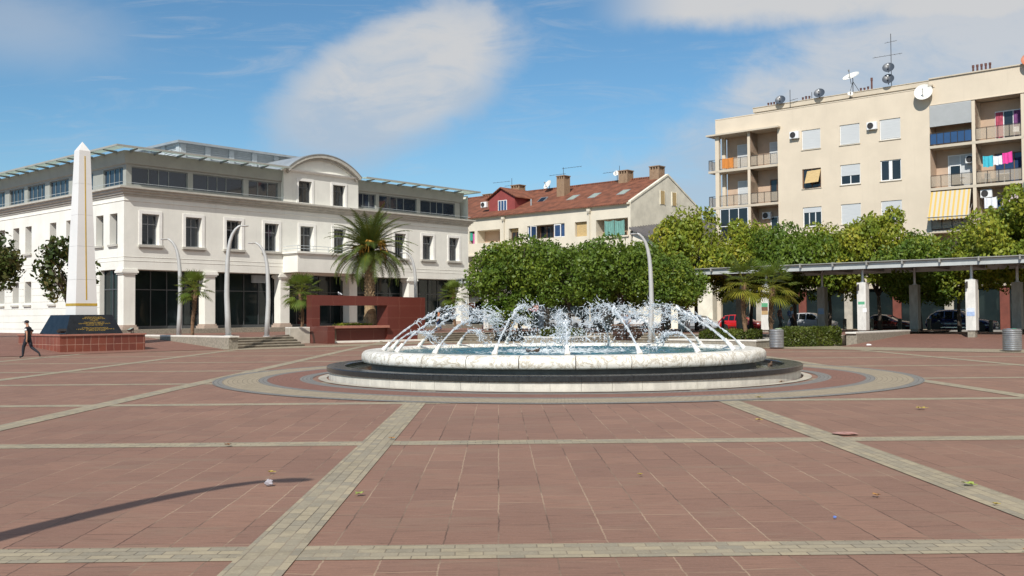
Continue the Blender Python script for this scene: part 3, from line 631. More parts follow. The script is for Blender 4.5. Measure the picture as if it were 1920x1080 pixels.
b = MB(); b.mesh([(-9.3, -.5, 16.95), (.4, -.5, 16.95), (.4, 4.5, 18.4), (-9.3, 4.5, 18.4), (.4, 9.5, 16.95), (-9.3, 9.5, 16.95)], [(0, 1, 2, 3), (3, 2, 4, 5)]); r_ = b.build('roof', M['tiles'], fh)
chimney(-3.8, -2.2, 3.2, 4.4, 17.6, 19.2, r_); make_window(fh, -3.2, 15.7, 16.8, 1.1, -.01, frame=M['white_pvc'])
# ------------------------------------------------------------------ cream apartment block on the right
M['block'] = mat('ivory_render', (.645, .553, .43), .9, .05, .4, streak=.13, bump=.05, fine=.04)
M['slab_edge'] = mat('loggia_slab', (.54, .47, .37), .9, .06, 1, streak=.1)
M['frost'] = bpy.data.materials.new('dusty_rail_glass'); M['frost'].use_nodes = True
_n = NT(M['frost'].node_tree); _b = _n.n['Principled BSDF']; _b.inputs['Base Color'].default_value = (.50, .42, .32, 1); _b.inputs['Roughness'].default_value = .25; _b.inputs['Alpha'].default_value = .45
ab = thing('apartment_block', 'ivory apartment block with stacked loggias, roller shutters and dishes along its flat roof', 'building', UV(47.4, 84), ROT_U)
XB, FL = 41.0, 3.5
lv = [18.85-FL*i for i in range(5)]            # loggia ceilings
wxs = [(8.75, 1.76), (12.28, 1.78), (15.8, 1.76)]
wrows = [16.55, 13.04, 9.58, 6.1]
b = MB()
holes = [(x, x+w, z, z+1.76) for x, w in wxs for z in wrows]
b.wall((0, 0, 0), (1, 0, 0), (0, 1, 0), 6.4, 19.95, .4, 20.42, holes, .16)
b.wall((0, 0, 0), (1, 0, 0), (0, 1, 0), 0, 6.4, 18.85, 20.42); b.wall((0, 0, 0), (0, 1, 0), (1, 0, 0), 0, 12, 18.85, 20.42)
b.wall((1.5, 0, 0), (0, 1, 0), (1, 0, 0), 1.5, 12, .4, 18.9)
b.wall((0, .02, 0), (1, 0, 0), (0, 1, 0), 19.95, XB, 18.95, 21.1)
b.box(-.02, 20.4, -.03, .35, 20.42, 20.5)
b.face([(0, .3, 20.3), (20, .3, 20.3), (20, 12, 20.3), (0, 12, 20.3)]); b.face([(1.5, 12, .4), (XB, 12, .4), (XB, 12, 20.4), (0, 12, 20.4)]); b.face([(XB, 0, .4), (XB, 12, .4), (XB, 12, 21), (XB, 0, 21)])
b.build('wall', M['block'], ab)
b = MB(); b.box(3.9, 20.0, .55, 11, 20.3, 20.72); b.box(3.75, XB, .45, 11.2, 20.72, 21.12) ; b.box(19.96, XB, -.1, .44, 21.102, 21.2); b.box(3.7, 19.955, .4, 11.3, 21.12, 21.18)
b.box(19.98, 20.3, -.35, .0, 20.5, 20.62)
b.build('roof_slab', M['slab_edge'], ab)
# loggias: left pair, right pairs
def loggia_col(x0, x1, deep=1.5):
    b = MB()
    for i, z in enumerate(lv[:-1]):
        z0 = z-FL+.22
        b.wall((0, deep, 0), (1, 0, 0), (0, 1, 0), x0, x1, z0, z); b.face([(x1, 0, z0), (x1, deep, z0), (x1, deep, z), (x1, 0, z)])
        b.face([(x0, 0, z0), (x0, deep, z0), (x0, deep, z), (x0, 0, z)]) if x0 > 1 else None
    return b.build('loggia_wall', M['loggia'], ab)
bays = [(.42, 3.4), (3.66, 6.4), (19.95, 23.24), (23.5, 26.88), (27.14, 30.4), (30.66, 34.0)]
for a, c in bays: loggia_col(a, c)
for i, z in enumerate(lv[1:], 1):
    b = MB(); b.box(-.75, 6.4, -.12, 1.49, z, z+.22); b.build('loggia_slab', M['slab_edge'], ab); b = MB(); b.box(19.95, XB, -.06, 1.49, z, z+.22); b.build('loggia_slab', M['slab_edge'], ab)
b = MB(); b.box(-.75, 6.72, -.55, 1.49, 18.853, 19.0); b.build('loggia_canopy', M['slab_edge'], ab); b = MB(); b.box(19.95, XB, -.05, 1.49, 18.92, 18.949); b.build('loggia_canopy', M['slab_edge'], ab)
b = MB()
def stack(x0, x1, y0, y1):
    for z in lv[:-1]: b.box(x0, x1, y0, y1, z-FL+.22, z)
    b.box(x0, x1, y0, y1, .4, lv[-1])
stack(0, .4, -.1, .25); stack(.0, .35, 1.2, 1.48); stack(3.4, 3.66, -.1, 1.48); stack(23.24, 23.5, -.05, 1.48); stack(26.88, 27.14, -.05, 1.48); stack(30.4, 30.66, -.05, 1.48)
b.build('loggia_pillar', M['block'], ab)
def rail(x0, x1, z, y=-.05, h=1.02, n=4, m=None, name='balcony_rail'):
    b = MB(); zz = z+.24
    b.box(x0, x1, y-.02, y+.02, zz+h-.04, zz+h); b.box(x0, x1, y-.02, y+.02, zz+.04, zz+.07)
    for i in range(n+1): x = x0+(x1-x0)*i/n; b.box(max(x-.02, x0), min(x+.02, x1), y-.024, y+.016, zz, zz+h-.042)
    o = b.build(name, M['iron'], ab)
    g = MB(); g.box(x0+.03, x1-.03, y+.022, y+.03, zz+.1, zz+h-.06); g.build('rail_panel', m or M['frost'], o); return o
for i in (1, 2, 3):
    rail(.42, 3.38, lv[i]); rail(3.68, 6.38, lv[i]); 
    for (a, c) in bays[3:]: rail(a+.02, c-.02, lv[i])
    b = MB(); zz = lv[i]+.24
    b.box(-.72, -.68, -.1, 1.4, zz+.98, zz+1.02); b.box(-.72, -.05, -.1, -.06, zz+.98, zz+1.02)
    for x, y in ((-.7, -.08), (-.7, 1.38), (-.36, -.08)): b.box(x-.02, x+.02, y-.02, y+.02, zz, zz+.979)
    o = b.build('side_rail', M['iron'], ab); g = MB(); g.box(-.71, -.70, -.05, 1.35, zz+.1, zz+.95); g.build('rail_panel', M['frost'], o)
rail(19.97, 23.22, lv[1], m=M['glass_blue'], n=6); rail(19.97, 23.22, lv[2]); rail(19.97, 23.22, lv[3])
# windows of the flat front
def blind(o, x, z0, z1, w, y): b = MB(); b.box(x+.06, x+w-.06, y-.012, y+.012, z0, z1); b.build('blind', M['blind'], o)
kinds = {(0, 0): 1, (0, 1): 1, (0, 2): .97, (1, 0): 'awn', (1, 1): .58, (1, 2): 'split', (2, 0): .3, (2, 1): 1, (2, 2): .72, (3, 0): 1, (3, 1): .5, (3, 2): .6}
for r, z in enumerate(wrows):
    for c, (x, w) in enumerate(wxs):
        k = kinds[(r, c)]
        o = make_window(ab, x, z, z+1.76, w, .15, frame=M['wood'] if k == 'awn' else M['white_pvc'], mull=(.42,) if k == 'split' else ((.5,) if r != 2 else (.33, .66)), fw=.085)
        if isinstance(k, (int, float)): blind(o, x, z+1.76*(1-k)+.05, z+1.7, w, .075)
        if k == 'split': b = MB(); b.box(x+.76, x+1.0, .05, .1, z+.1, z+1.66); b.build('blind', M['white_pvc'], o)
        if k == 'awn':
            b = MB(); b.mesh([(x+.45, .05, z+1.55), (x+1.72, .05, z+1.62), (x+1.72, -.55, z+.45), (x+.45, -.55, z+.40), (x+.45, .09, z+1.55), (x+1.72, .09, z+1.62), (x+1.72, -.51, z+.45), (x+.45, -.51, z+.40)], [(0, 1, 2, 3), (4, 7, 6, 5), (0, 3, 7, 4), (1, 5, 6, 2), (3, 2, 6, 7)])
            b.build('straw_awning', M['plywood'], o)
        s = MB(); s.box(x-.06, x+w+.06, -.07, .0, z-.07, z); s.build('sill', M['slab_edge'], o)
# loggia doors and windows
def door(x, z, w, h, frame=M['white_pvc'], gl=None, mull=(.5,), y=1.49, bl=0):
    o = make_window(ab, x, z, z+h, w, y, frame=frame, glass=gl or M['glass'], mull=mull, name='balcony_door', fw=.08)
    if bl: blind(o, x, z+h*(1-bl), z+h-.04, w, y-.075)
for i, bl in ((0, .96), (1, .96), (2, 0)):
    z = lv[i+1]+.24
    if i < 2: door(1.55, z+.1, 1.75, 2.35, bl=bl)
    door(4.9, z+.1, 1.4, 2.2, bl=.93 if i == 0 else 0, frame=M['white_pvc'] if i != 1 else M['wood'])
# glazed-in loggia, lowest visible on the left
z = lv[3]+.24
make_window(ab, .44, z, lv[2]-.02, 2.94, -.02, frame=M['white_pvc'], mull=(.33, .66), trans=(.48,), fw=.07, name='loggia_glazing')
# right bay A: shutter / glazing / awning
b = MB(); b.box(19.97, 23.22, -.03, .03, 16.72+.42, 18.9); 
for k in range(18): b.box(19.98, 23.21, -.042, -.03, 17.16+k*.095, 17.16+k*.095+.07)
b.build('roller_shutter', M['shut'], ab)
z = lv[2]+.24; door(20.9, z, 2.3, 2.75, bl=0, mull=(.42,), gl=M['blind']); make_window(ab, 21.05, z+.1, z+1.9, .9, 1.4, frame=M['white_pvc'], mull=(), name='balcony_door')
M['stripe'] = bpy.data.materials.new('yellow_striped_canvas'); M['stripe'].use_nodes = True
_n = NT(M['stripe'].node_tree); _S = _n.sep(_n.node('ShaderNodeTexCoord').outputs['Object']); _f = _n.m('FRACT', _n.m('MULTIPLY', _S[0], 1/.36))
_n.put(_n.n['Principled BSDF'].inputs['Base Color'], _n.mix(_n.m('GREATER_THAN', _f, .55), (.55, .50, .41), (.62, .42, .12))); _n.n['Principled BSDF'].inputs['Roughness'].default_value = .9
b = MB(); z1 = lv[2]-.1; n = 22
tp = [(20.0+3.1*i/n, -.06, z1) for i in range(n+1)]; bt = [(19.95+3.2*i/n, -.95, z1-2.15) for i in range(n+1)]; vl = [(p[0], -.97, p[2]-.22-.06*(i % 2)) for i, p in enumerate(bt)]
b.mesh(tp+bt+vl, [(i, i+1, n+2+i, n+1+i) for i in range(n)]+[(n+1+i, n+2+i, 2*n+3+i, 2*n+2+i) for i in range(n)]); an = b.build('striped_awning', M['stripe'], ab)
b = MB(); b.tube([(19.9, -.98, z1-2.17), (23.2, -.98, z1-2.17)], .03, 6); b.tube([(23.15, -.02, z1-1.2), (23.15, -.98, z1-2.17)], .02, 5); b.tube([(20.0, -.02, z1-1.2), (20.0, -.98, z1-2.17)], .02, 5); b.build('awning_arm', M['steel'], an)
# right bay B
z = lv[1]+.24; door(24.6, z+.1, 2.0, 2.3, mull=(.32, .68)); door(24.5, lv[2]+.34, 2.2, 2.4, frame=M['wood'], gl=M['glass_blue'], mull=(.33, .66)); door(24.5, lv[3]+.34, 2.2, 2.4, frame=M['wood'], gl=M['glass_blue'], mull=(.33, .66))
pinkc = mat('pink_curtain', (.42, .08, .13), .9, .2, 4); purp = mat('purple_curtain', (.20, .07, .20), .9, .2, 4)
for x, m_ in ((24.66, pinkc), (26.0, purp)): b = MB(); curtain(b, x, x+.55, 1.36, z+.25, z+2.3, 14, .03, 0); b.build('curtain', m_, ab)
for a, c in bays[4:]:
    for i in (1, 2, 3): door(a+.8, lv[i]+.34, 2.0, 2.3)
# dark shops at street level
b = MB(); b.box(.2, XB, -.35, -.02, 3.9, 4.3); b.build('shop_fascia', M['slab_edge'], ab)
M['shopbrown'] = mat('red_brown_shop_panel', (.16, .045, .03), .7, .15, 2)
for i in range(9):
    x = .6+i*4.2; b = MB(); b.face([(x, -.03, .45), (x+3.5, -.03, .45), (x+3.5, -.03, 3.85), (x, -.03, 3.85)]); o = b.build('shop_window', M['glass_dark'], ab)
    b = MB(); b.box(x+3.5, x+4.2, -.15, -.02, .42, 3.88); b.build('shop_pilaster', M['shopbrown'] if i % 2 else M['concrete'], ab)

# ------------------------------------------------------------------ things fixed to the buildings
def placed(o, root, x, y, z, rz=0):
    o.location = root.matrix_basis @ Vector((x, y, z)); o.rotation_euler = (0, 0, root.rotation_euler[2]+rz); return o
M['dish_grey'] = mat('dark_grey_dish', (.05, .062, .08), .4, .1, 1); M['dish_white'] = mat('white_dish', (.74, .72, .66), .4, .04, 2); M['dish_rust'] = mat('orange_red_dish', (.45, .13, .05), .5, .1, 2)
DISH_G = 'satellite dishes on the flat roof'
def dish(label, root, x, y, z, r, m, foot, az=0.0, el=25, group=DISH_G):
    t = thing('satellite_dish', label, 'satellite dish', group=group); placed(t, root, x, y, z, az)
    b = MB(); prof = [(0.001, 0)]+[(r*k/7, .22*r*(k/7)**2) for k in range(1, 8)]; b.lathe(prof, 28); b.lathe([(r, .22*r), (r*1.02, .2*r), (r*1.0, .18*r)], 28)
    b.move(Matrix.Rotation(R_(90-el), 4, 'X')); o = b.build('reflector', m, t, smooth=True)
    b = MB(); d = Vector((0, -math.cos(R_(el)), math.sin(R_(el)))); f = d*(r*.95)
    b.tube([(0, -.03, -r*.85), f], .025, 5); b.build('feed_arm', M['iron'], t)
    b = MB(); b.tube([f-d*.12, f+d*.05], .07, 8); b.build('receiver', M['white_pvc'] if m is not M['dish_white'] else M['steel'], t)
    b = MB(); b.tube([(0, .06, 0), (0, .22, -.1), (0, .22, -foot)], .035, 6)
    if foot > 1.0: b.tube([(0, .22, -.35), (.5, .5, -foot)], .025, 5); b.tube([(0, .22, -.35), (-.1, -.1, -foot)], .025, 5)
    b.build('mount', M['iron'], t); return t
dish('dark grey satellite dish nearest the left end of the roof, above four stub pipes', ab, 6.6, .3, 21.45, .46, M['dish_grey'], .95, .25)
dish('dark grey satellite dish between the short pole and the big cream dish', ab, 10.35, .3, 21.5, .47, M['dish_grey'], 1.0, .25)
dish('upper of the two dark dishes stacked on the antenna mast', ab, 16.55, .25, 22.72, .48, M['dish_grey'], .3, .25)
dish('lower of the two dark dishes stacked on the antenna mast', ab, 16.52, .25, 21.75, .48, M['dish_grey'], .4, .25)
dish('large tilted cream dish standing on thin dark legs on the roof', ab, 13.25, .4, 22.5, .72, M['dish_white'], 1.35, -.2, 55)
dish('small white dish low on the roof edge under the cream dish', ab, 13.3, -.02, 20.95, .24, M['dish_white'], .4, .5, 35)
dish('big white dish bolted to the wall above the grey roller shutter', ab, 19.65, -.42, 20.0, .72, M['dish_white'], .3, .15, 20, 'satellite dishes on the wall')
dish('orange red dish on the roof parapet at the right edge of the photo', ab, 27.62, -.35, 21.35, .55, M['dish_rust'], .5, .1, 20, 'satellite dishes on the wall')
dish('dark green dish on the loggia pillar at the right edge of the photo', ab, 27.5, -.35, 11.6, .5, mat('dark_green_dish', (.05, .10, .09), .4, .1, 2), .3, .1, 20, 'satellite dishes on the wall')
dish('white dish with a tripod beside the brick chimney of the tiled roof', mh, -15.9, 6.2, 17.2, .6, M['dish_white'], .9, -.3, 30, 'satellite dishes on the tiled roof')
dish('tiny white dish beside the second brick chimney of the tiled roof', mh, -6.35, 6.6, 17.65, .33, M['dish_white'], 1.0, .2, 25, 'satellite dishes on the tiled roof')
def aerial(label, root, x, y, z0, h, arms, group='television aerials'):
    t = thing('television_aerial', label, 'aerial', group=group); placed(t, root, x, y, z0)
    b = MB(); b.tube([(0, 0, 0), (0, 0, h)], .028, 6); b.build('mast', M['iron'], t)
    for zz, l0, l1, an, n in arms:
        b = MB(); c, s = math.cos(an), math.sin(an); b.tube([(l0*c, l0*s, zz-.05), (l1*c, l1*s, zz+.05)], .018, 5)
        for k in range(n): q = l0+(l1-l0)*(k+.5)/n; w = .16+.02*k; b.tube([(q*c-s*w, q*s+c*w, zz), (q*c+s*w, q*s-c*w, zz)], .011, 4)
        b.build('boom', M['iron'], t)
    return t
aerial('tall antenna mast with crossed booms above the two stacked dark dishes', ab, 16.7, .5, 21.1, 4.6, [(2.75, -1.5, .9, .2, 6), (3.9, -.5, .5, .2, 2)])
aerial('thin white pole on the roof parapet between two grey dishes', ab, 7.6, .2, 20.5, 1.75, [(.8, -.05, .75, 0, 1)])
aerial('short pole on the roof beside three stub pipes', ab, 9.5, .6, 21.1, .7, [])
aerial('aerial with long boom on the brick chimney beside the tripod dish', mh, -14.2, 7.0, 16.8, 2.4, [(2.3, -.2, 2.4, .2, 7), (1.6, -1.9, .3, .2, 5)])
aerial('aerial above the red dormer roof', mh, -22.7, 7.5, 17.0, 1.8, [(.9, -1.0, 1.2, .3, 6), (1.4, -2.6, -.2, .3, 5)])
aerial('aerial beside the brick chimney with the tiny white dish', mh, -6.2, 7.0, 16.8, 1.75, [(1.1, -2.1, .2, .15, 6)])
M['sooty'] = mat('sooty_red_pipe', (.12, .05, .04), .8, .3, 4)
def pipes(label, x, y, z, n, h, dx, root=ab, r=.08):
    t = thing('roof_vent_pipes', label, 'vent pipes', group='vent pipes on the flat roof'); placed(t, root, x, y, z)
    for k in range(n):
        b = MB(); hh = h[k % len(h)]; b.lathe([(r, 0), (r, hh*.75), (r*1.25, hh*.75), (r*1.25, hh), (r*.7, hh)], 10, (k*dx, 0)); b.build('pipe', M['sooty'], t)
pipes('four stub pipes at the left end of the flat roof', 5.25, .6, 21.15, 4, [.3], .29)
pipes('three stub pipes beside the short roof pole', 8.65, .6, 21.15, 3, [.3, .36, .33], .31)
pipes('four stub pipes right of the cream dish, the last one tall', 14.0, .6, 21.15, 4, [.3, .28, .34, 1.05], .32)
pipes('row of five taller grey pipes on the roof near the right edge of the photo', 23.2, .8, 21.15, 5, [.75], .32)
def air_con(label, root, x, y, z):
    t = thing('air_conditioner', label, 'air conditioner', group='air conditioners on the walls'); placed(t, root, x, y, z)
    b = MB(); b.box(0, .86, -.34, -.04, 0, .64); b.build('housing', M['white_pvc'], t, bevel=.02)
    b = MB(); b.lathe([(.001, 0), (.24, 0)], 20); b.lathe([(.24, 0), (.27, .02), (.24, .03)], 20)
    b.move(Matrix.Translation((.33, -.346, .32)) @ Matrix.Rotation(math.pi/2, 4, 'X')); b.build('fan_grille', M['iron'], t)
    b = MB(); b.box(.1, .16, -.3, 0, -.06, -.002); b.box(.7, .76, -.3, 0, -.06, -.002); b.build('bracket', M['steel'], t)
air_con('air conditioner left of the top left flat window', ab, 7.72, 0, 17.65); air_con('air conditioner between the top middle and top right flat windows', ab, 14.8, 0, 17.55)
air_con('air conditioner hanging inside the second loggia, third row from the roof', ab, 4.2, 1.45, 10.7); air_con('air conditioner on the pillar side beside the striped awning', ab, 23.7, .6, 11.0)
air_con('air conditioner on the left cheek of the red dormer', mh, -21.75, 1.15, 14.55); air_con('air conditioner under the ceiling of the loggia below the roller shutter', ab, 22.4, 1.3, 14.0)
def cloth(label, root, x, z, w, h, col, name='towel', cat='towel', y=-.14, group='washing hung on the balconies', tilt=0):
    b = MB(); n = 8; top = [(x+w*i/n, y+.02*math.sin(i*2.1), z-.05*math.sin(math.pi*i/n)+tilt*i/n) for i in range(n+1)]; bot = [(p[0]+.02, p[1]-.03-.03*math.sin(i*1.3), p[2]-h-.03*math.cos(i*1.7)) for i, p in enumerate(top)]
    bk = [(p[0], y+.05, p[2]-h*.6) for p in top]
    b.mesh(top+bot+bk, [(i, i+1, n+2+i, n+1+i) for i in range(n)]+[(i, 2*n+2+i, 2*n+3+i, i+1) for i in range(n)])
    o = tag(b.build(name, mat(name+'_cloth', col, .9, .08, 6)), label, cat, group); placed(o, root, 0, 0, 0); return o
cloth('turquoise towel, leftmost of three on the line', ab, 24.05, 14.28, .75, .88, (.05, .42, .52)); cloth('white towel between the turquoise and pink towels', ab, 24.82, 14.2, .66, .7, (.75, .75, .78)); cloth('bright pink towel, rightmost of three on the line', ab, 25.5, 14.35, .72, .85, (.70, .05, .28), tilt=.1)
cloth('white sheet hanging on the balcony beside the striped awning', ab, 24.1, 10.95, .95, .85, (.72, .72, .75)); cloth('pale spotted sheet hanging low above the tree crown', ab, 25.4, 10.85, 1.2, .6, (.55, .45, .42), tilt=.25)
cloth('orange blanket over the top left balcony rail', ab, .75, 16.65, 1.2, .95, (.55, .20, .04), 'blanket', 'blanket')
cloth('green towel hung in the narrow top balcony opening beside the white building', mh, -22.9, 11.7, .4, 1.0, (.03, .30, .22), y=.2); cloth('magenta flowered cloth in the narrow top balcony opening', mh, -22.45, 11.5, .4, 1.2, (.50, .12, .30), y=.2)
for k, (nm, c) in enumerate((('dark blue', (.05, .06, .14)), ('mauve', (.25, .14, .2)), ('grey', (.22, .22, .25)), ('navy', (.04, .04, .09)), ('violet', (.16, .10, .22)))):
    cloth(nm+' garment drying on the lower balcony of the tiled house', mh, -21.2+k*.46, 7.55, .42, .85, c, 'garment', 'garment', y=.1)
def chair(label, x, y, z, col):
    t = thing('plastic_chair', label, 'chair', group='balcony furniture'); placed(t, ab, x, y, z, .4)
    b = MB(); b.box(-.22, .22, -.22, .22, .4, .44); b.build('seat', col, t); b = MB(); b.box(-.22, .22, .2, .24, .44, .9); b.build('backrest', col, t)
    for sx in (-.2, .2):
        for sy in (-.2, .2): b = MB(); b.box(sx-.02, sx+.02, sy-.02, sy+.02, 0, .4); b.build('leg', col, t)
chair('white plastic chair on the top right balcony', 26.4, .6, lv[1]+.23, M['white_pvc']); chair('white plastic chair on the balcony with the coloured towels', 24.2, .6, lv[2]+.23, M['white_pvc'])
t = thing('balcony_table', 'dark round table on the balcony under the roller shutter', 'table'); placed(t, ab, 22.0, .7, lv[2]+.23)
b = MB(); b.lathe([(.001, .74), (.42, .74), (.42, .7), (.001, .7)], 20); b.build('table_top', M['iron'], t); b = MB(); b.tube([(0, 0, .02), (0, 0, .7)], .04, 8); b.box(-.25, .25, -.03, .03, 0, .02); b.build('leg', M['iron'], t)
t = thing('balcony_table', 'pale table on the balcony with the coloured towels', 'table'); placed(t, ab, 25.4, .7, lv[2]+.23)
b = MB(); b.box(-.5, .5, -.3, .3, .7, .75); b.build('table_top', M['white_pvc'], t); b = MB(); b.box(-.04, .04, -.04, .04, 0, .7); b.build('leg', M['white_pvc'], t)

# ------------------------------------------------------------------ pergola
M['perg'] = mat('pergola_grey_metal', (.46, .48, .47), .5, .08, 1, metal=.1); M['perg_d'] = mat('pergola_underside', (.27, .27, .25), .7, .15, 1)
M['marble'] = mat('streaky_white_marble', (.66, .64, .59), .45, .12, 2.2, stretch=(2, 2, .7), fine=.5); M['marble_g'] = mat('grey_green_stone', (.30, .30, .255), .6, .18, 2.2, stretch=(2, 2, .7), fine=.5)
pg = thing('pergola', 'long flat grey metal walkway canopy carried on marble pillars', 'pergola', UV(57, 58.2), ROT_U)
PL = 49.0; zt, zb = 4.8, 4.45
b = MB(); b.box(0, PL, -.06, .06, zb, zt); b.box(0, PL, 7.4, 7.52, zb, zt); b.box(-.06, .06, .061, 7.399, zb, zt); b.build('fascia_beam', M['perg'], pg)
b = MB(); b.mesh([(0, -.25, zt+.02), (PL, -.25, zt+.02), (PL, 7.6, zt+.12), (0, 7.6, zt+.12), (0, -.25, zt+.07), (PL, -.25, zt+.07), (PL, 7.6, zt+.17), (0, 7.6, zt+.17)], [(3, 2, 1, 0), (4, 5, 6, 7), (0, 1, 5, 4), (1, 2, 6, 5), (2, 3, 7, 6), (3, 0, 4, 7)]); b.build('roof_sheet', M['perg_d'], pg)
b = MB()
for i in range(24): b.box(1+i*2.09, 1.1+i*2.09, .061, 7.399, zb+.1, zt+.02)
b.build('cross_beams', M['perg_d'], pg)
for i in range(24): b = MB(); b.box(.8+i*2.09, .88+i*2.09, -.3, -.062, zb+.2, zt+.1); b.build('gutter_clip', M['perg_d'], pg)
def pillar(x, y, zt_, z0, m, parent):
    b = MB(); b.box(x-.27, x+.27, y-.27, y+.27, z0+.16, zt_); o = b.build('pillar', m, parent, bevel=.015)
    b = MB(); b.box(x-.2, x+.2, y-.2, y+.2, z0-.75, z0+.155); b.build('pillar_foot', M['granite'], o)
    b = MB(); b.tube([(x, y, zt_), (x, y, zb+.25)], .085, 10); b.lathe([(.16, zt_), (.16, zt_+.05), (.09, zt_+.06)], 12, (x, y)); b.build('steel_post', M['steel'], o)
    return o
for i, u_ in enumerate([17.17-6.3, 17.17, 23.4, 29.75, 36.0, 42.3, 48.5, 54.3]):
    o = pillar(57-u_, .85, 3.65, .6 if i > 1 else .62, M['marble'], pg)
    b = MB(); x = 57-u_; b.box(x-.2, x-.12, .52, .575, 3.2, 3.55); b.tube([(x-.16, .52, 3.5), (x-.16, .40, 3.45), (x-.16, .42, 3.15)], .05, 8); b.build('wall_lamp', M['iron'], o)
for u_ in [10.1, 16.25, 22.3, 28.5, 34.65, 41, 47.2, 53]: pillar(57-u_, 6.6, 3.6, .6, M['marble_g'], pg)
# posters pasted on the pillars
def poster(label, u_, y, z0, z1, w, cols, off=0):
    b = MB(); x = 57-u_; ms = [mat('poster_paper', c, .7, .1, 8) for c in cols]; n = len(cols)
    for k in range(n): b.cur = k; b.box(x+off-w/2, x+off+w/2, y-.012, y-.002, z0+(z1-z0)*k/n, z0+(z1-z0)*(k+1)/n-.004)
    o = tag(b.build('poster', ms), label, 'poster', 'notices pasted on the pillars'); o.location = pg.location; o.rotation_euler = pg.rotation_euler; return o
poster('pale blue notice on the white pillar in front of the blue car', 17.17, .58, 1.6, 2.05, .42, [(.35, .45, .65), (.6, .65, .72)])
poster('green and white notice on the white pillar right of the hedge', 23.4, .58, 2.15, 2.5, .4, [(.62, .64, .6), (.10, .35, .2)])
poster('torn white paper curling off the white pillar right of the hedge', 23.4, .58, 1.85, 2.1, .24, [(.78, .78, .78)], .2)
poster('green notice above brown photographs on the pillar behind the palms', 29.75, .58, 1.75, 2.5, .44, [(.45, .30, .14), (.16, .08, .05), (.10, .34, .18)])
poster('blue notice on the grey pillar between the hedge and the silver car', 28.5, 6.33, 1.75, 2.15, .42, [(.20, .32, .48), (.25, .38, .52)])
# ------------------------------------------------------------------ steps, ramp walls, planters
def uvbox(b, u0, u1, v0, v1, z0, z1):
    p = [UV(u1, v0), UV(u0, v0), UV(u0, v1), UV(u1, v1)]; b.prism([(q.x, q.y) for q in p], z0, z1)
def steps(label, outlines):
    """outlines: one plan outline per step, lowest first; pale treads overhang darker risers"""
    t = thing('stone_steps', label, 'steps', group='stone steps up to the terrace')
    for k, o in enumerate(outlines):
        z1 = .15*(k+1); q = [UV(*p) for p in o]; c = sum(q, Vector())/len(q)
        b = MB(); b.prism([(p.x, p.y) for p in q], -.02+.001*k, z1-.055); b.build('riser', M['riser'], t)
        n = len(q); r = []
        for i in range(n):
            d0 = (q[i]-q[i-1]).normalized(); d1 = (q[(i+1) % n]-q[i]).normalized(); n0 = Vector((d0.y, -d0.x, 0)); n1 = Vector((d1.y, -d1.x, 0)); m = (n0+n1); m = m*(2/max(m.length_squared, .5)) if m.length > 1e-3 else n0
            r.append(q[i]+m*.045*OUT)
        b = MB(); b.prism([(p.x, p.y) for p in r], z1-.055, z1-.001*(k == 3)); b.build('tread', M['step'], t, bevel=.01)
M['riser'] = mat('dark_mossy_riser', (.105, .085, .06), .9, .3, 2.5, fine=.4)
OUT = -1
L1 = [[(50.0+.38*k, 31.95), (50.0+.38*k, 37.6), (51.5, 37.6), (51.5, 31.95)] for k in range(4)]
steps('short straight flight of four stone steps between the lamp wall and the red granite wall', L1)
steps('long flight of stone steps turning the far corner of the plaza behind the fountain', [[(50.0+.38*k, 49.6), (50.0+.38*k, 52.0+.38*k), (22.2, 52.0+.38*k), (22.2, 53.6), (51.6, 53.6), (51.6, 49.6)] for k in range(4)])
def low_wall(label, pts, h, cap=.09):
    """pts: plan outline in (u, v)"""
    t = thing('low_wall', label, 'wall', group='low granite ramp walls'); q = [tuple(UV(*p))[:2] for p in pts]
    b = MB(); b.prism(q, -.02, h-cap); b.build('wall_body', M['granite'], t)
    cx = sum(p[0] for p in q)/len(q); cy = sum(p[1] for p in q)/len(q)
    r = [(cx+(x-cx)*1.012+(.05 if x > cx else -.05), cy+(y-cy)*1.012+(.05 if y > cy else -.05)) for x, y in q]
    b = MB(); b.prism(r, h-cap, h); b.build('wall_cap', M['marble_cap'], t, bevel=.012); return t
low_wall('low granite wall with pale cap and a lamp on it, left of the stone steps', [(48.6, 31.9), (48.6, 31.3), (59, 31.3), (59, 31.9)], .76)
low_wall('low granite wall with pale cap at the foot of the right hand red ramp', [(22.1, 53.3), (21.5, 53.3), (21.5, 61.5), (22.1, 61.5)], .76)
t = thing('low_wall', 'pale granite cheek wall against the left end of the red granite wall', 'wall'); _R = Matrix.Translation((-12.8, 68.0, 0)) @ Matrix.Rotation(R_(34), 4, 'Z'); q = [tuple(_R @ Vector((*p, 0)))[:2] for p in [(-1.45, .3), (-.03, .3), (-.03, 1.2), (-1.45, 1.2)]]
b = MB(); b.prism(q, -.02, 1.05); b.build('wall_body', M['concrete'], t); b = MB(); b.prism(q, 1.05, 1.12); b.build('wall_cap', M['marble_cap'], t)
rt = MB()
def strip_wall(b, pts, w, z0, z1):
    for p, q in zip(pts[:-1], pts[1:]):
        a = UV(*p); c = UV(*q); d = (c-a).normalized(); n = Vector((-d.y, d.x, 0))*w
        b.prism([(r.x, r.y) for r in (a, c, c+n, a+n)], z0, z1)
strip_wall(rt, [(51.42, 37.62), (53.4, 37.62), (56.5, 41.5), (54.3, 50.0), (51.4, 50.0)], .12, -.02, T+.012)
tag(rt.build('retaining_wall', M['granite']), 'low granite retaining edge of the terrace behind the red granite wall', 'wall')
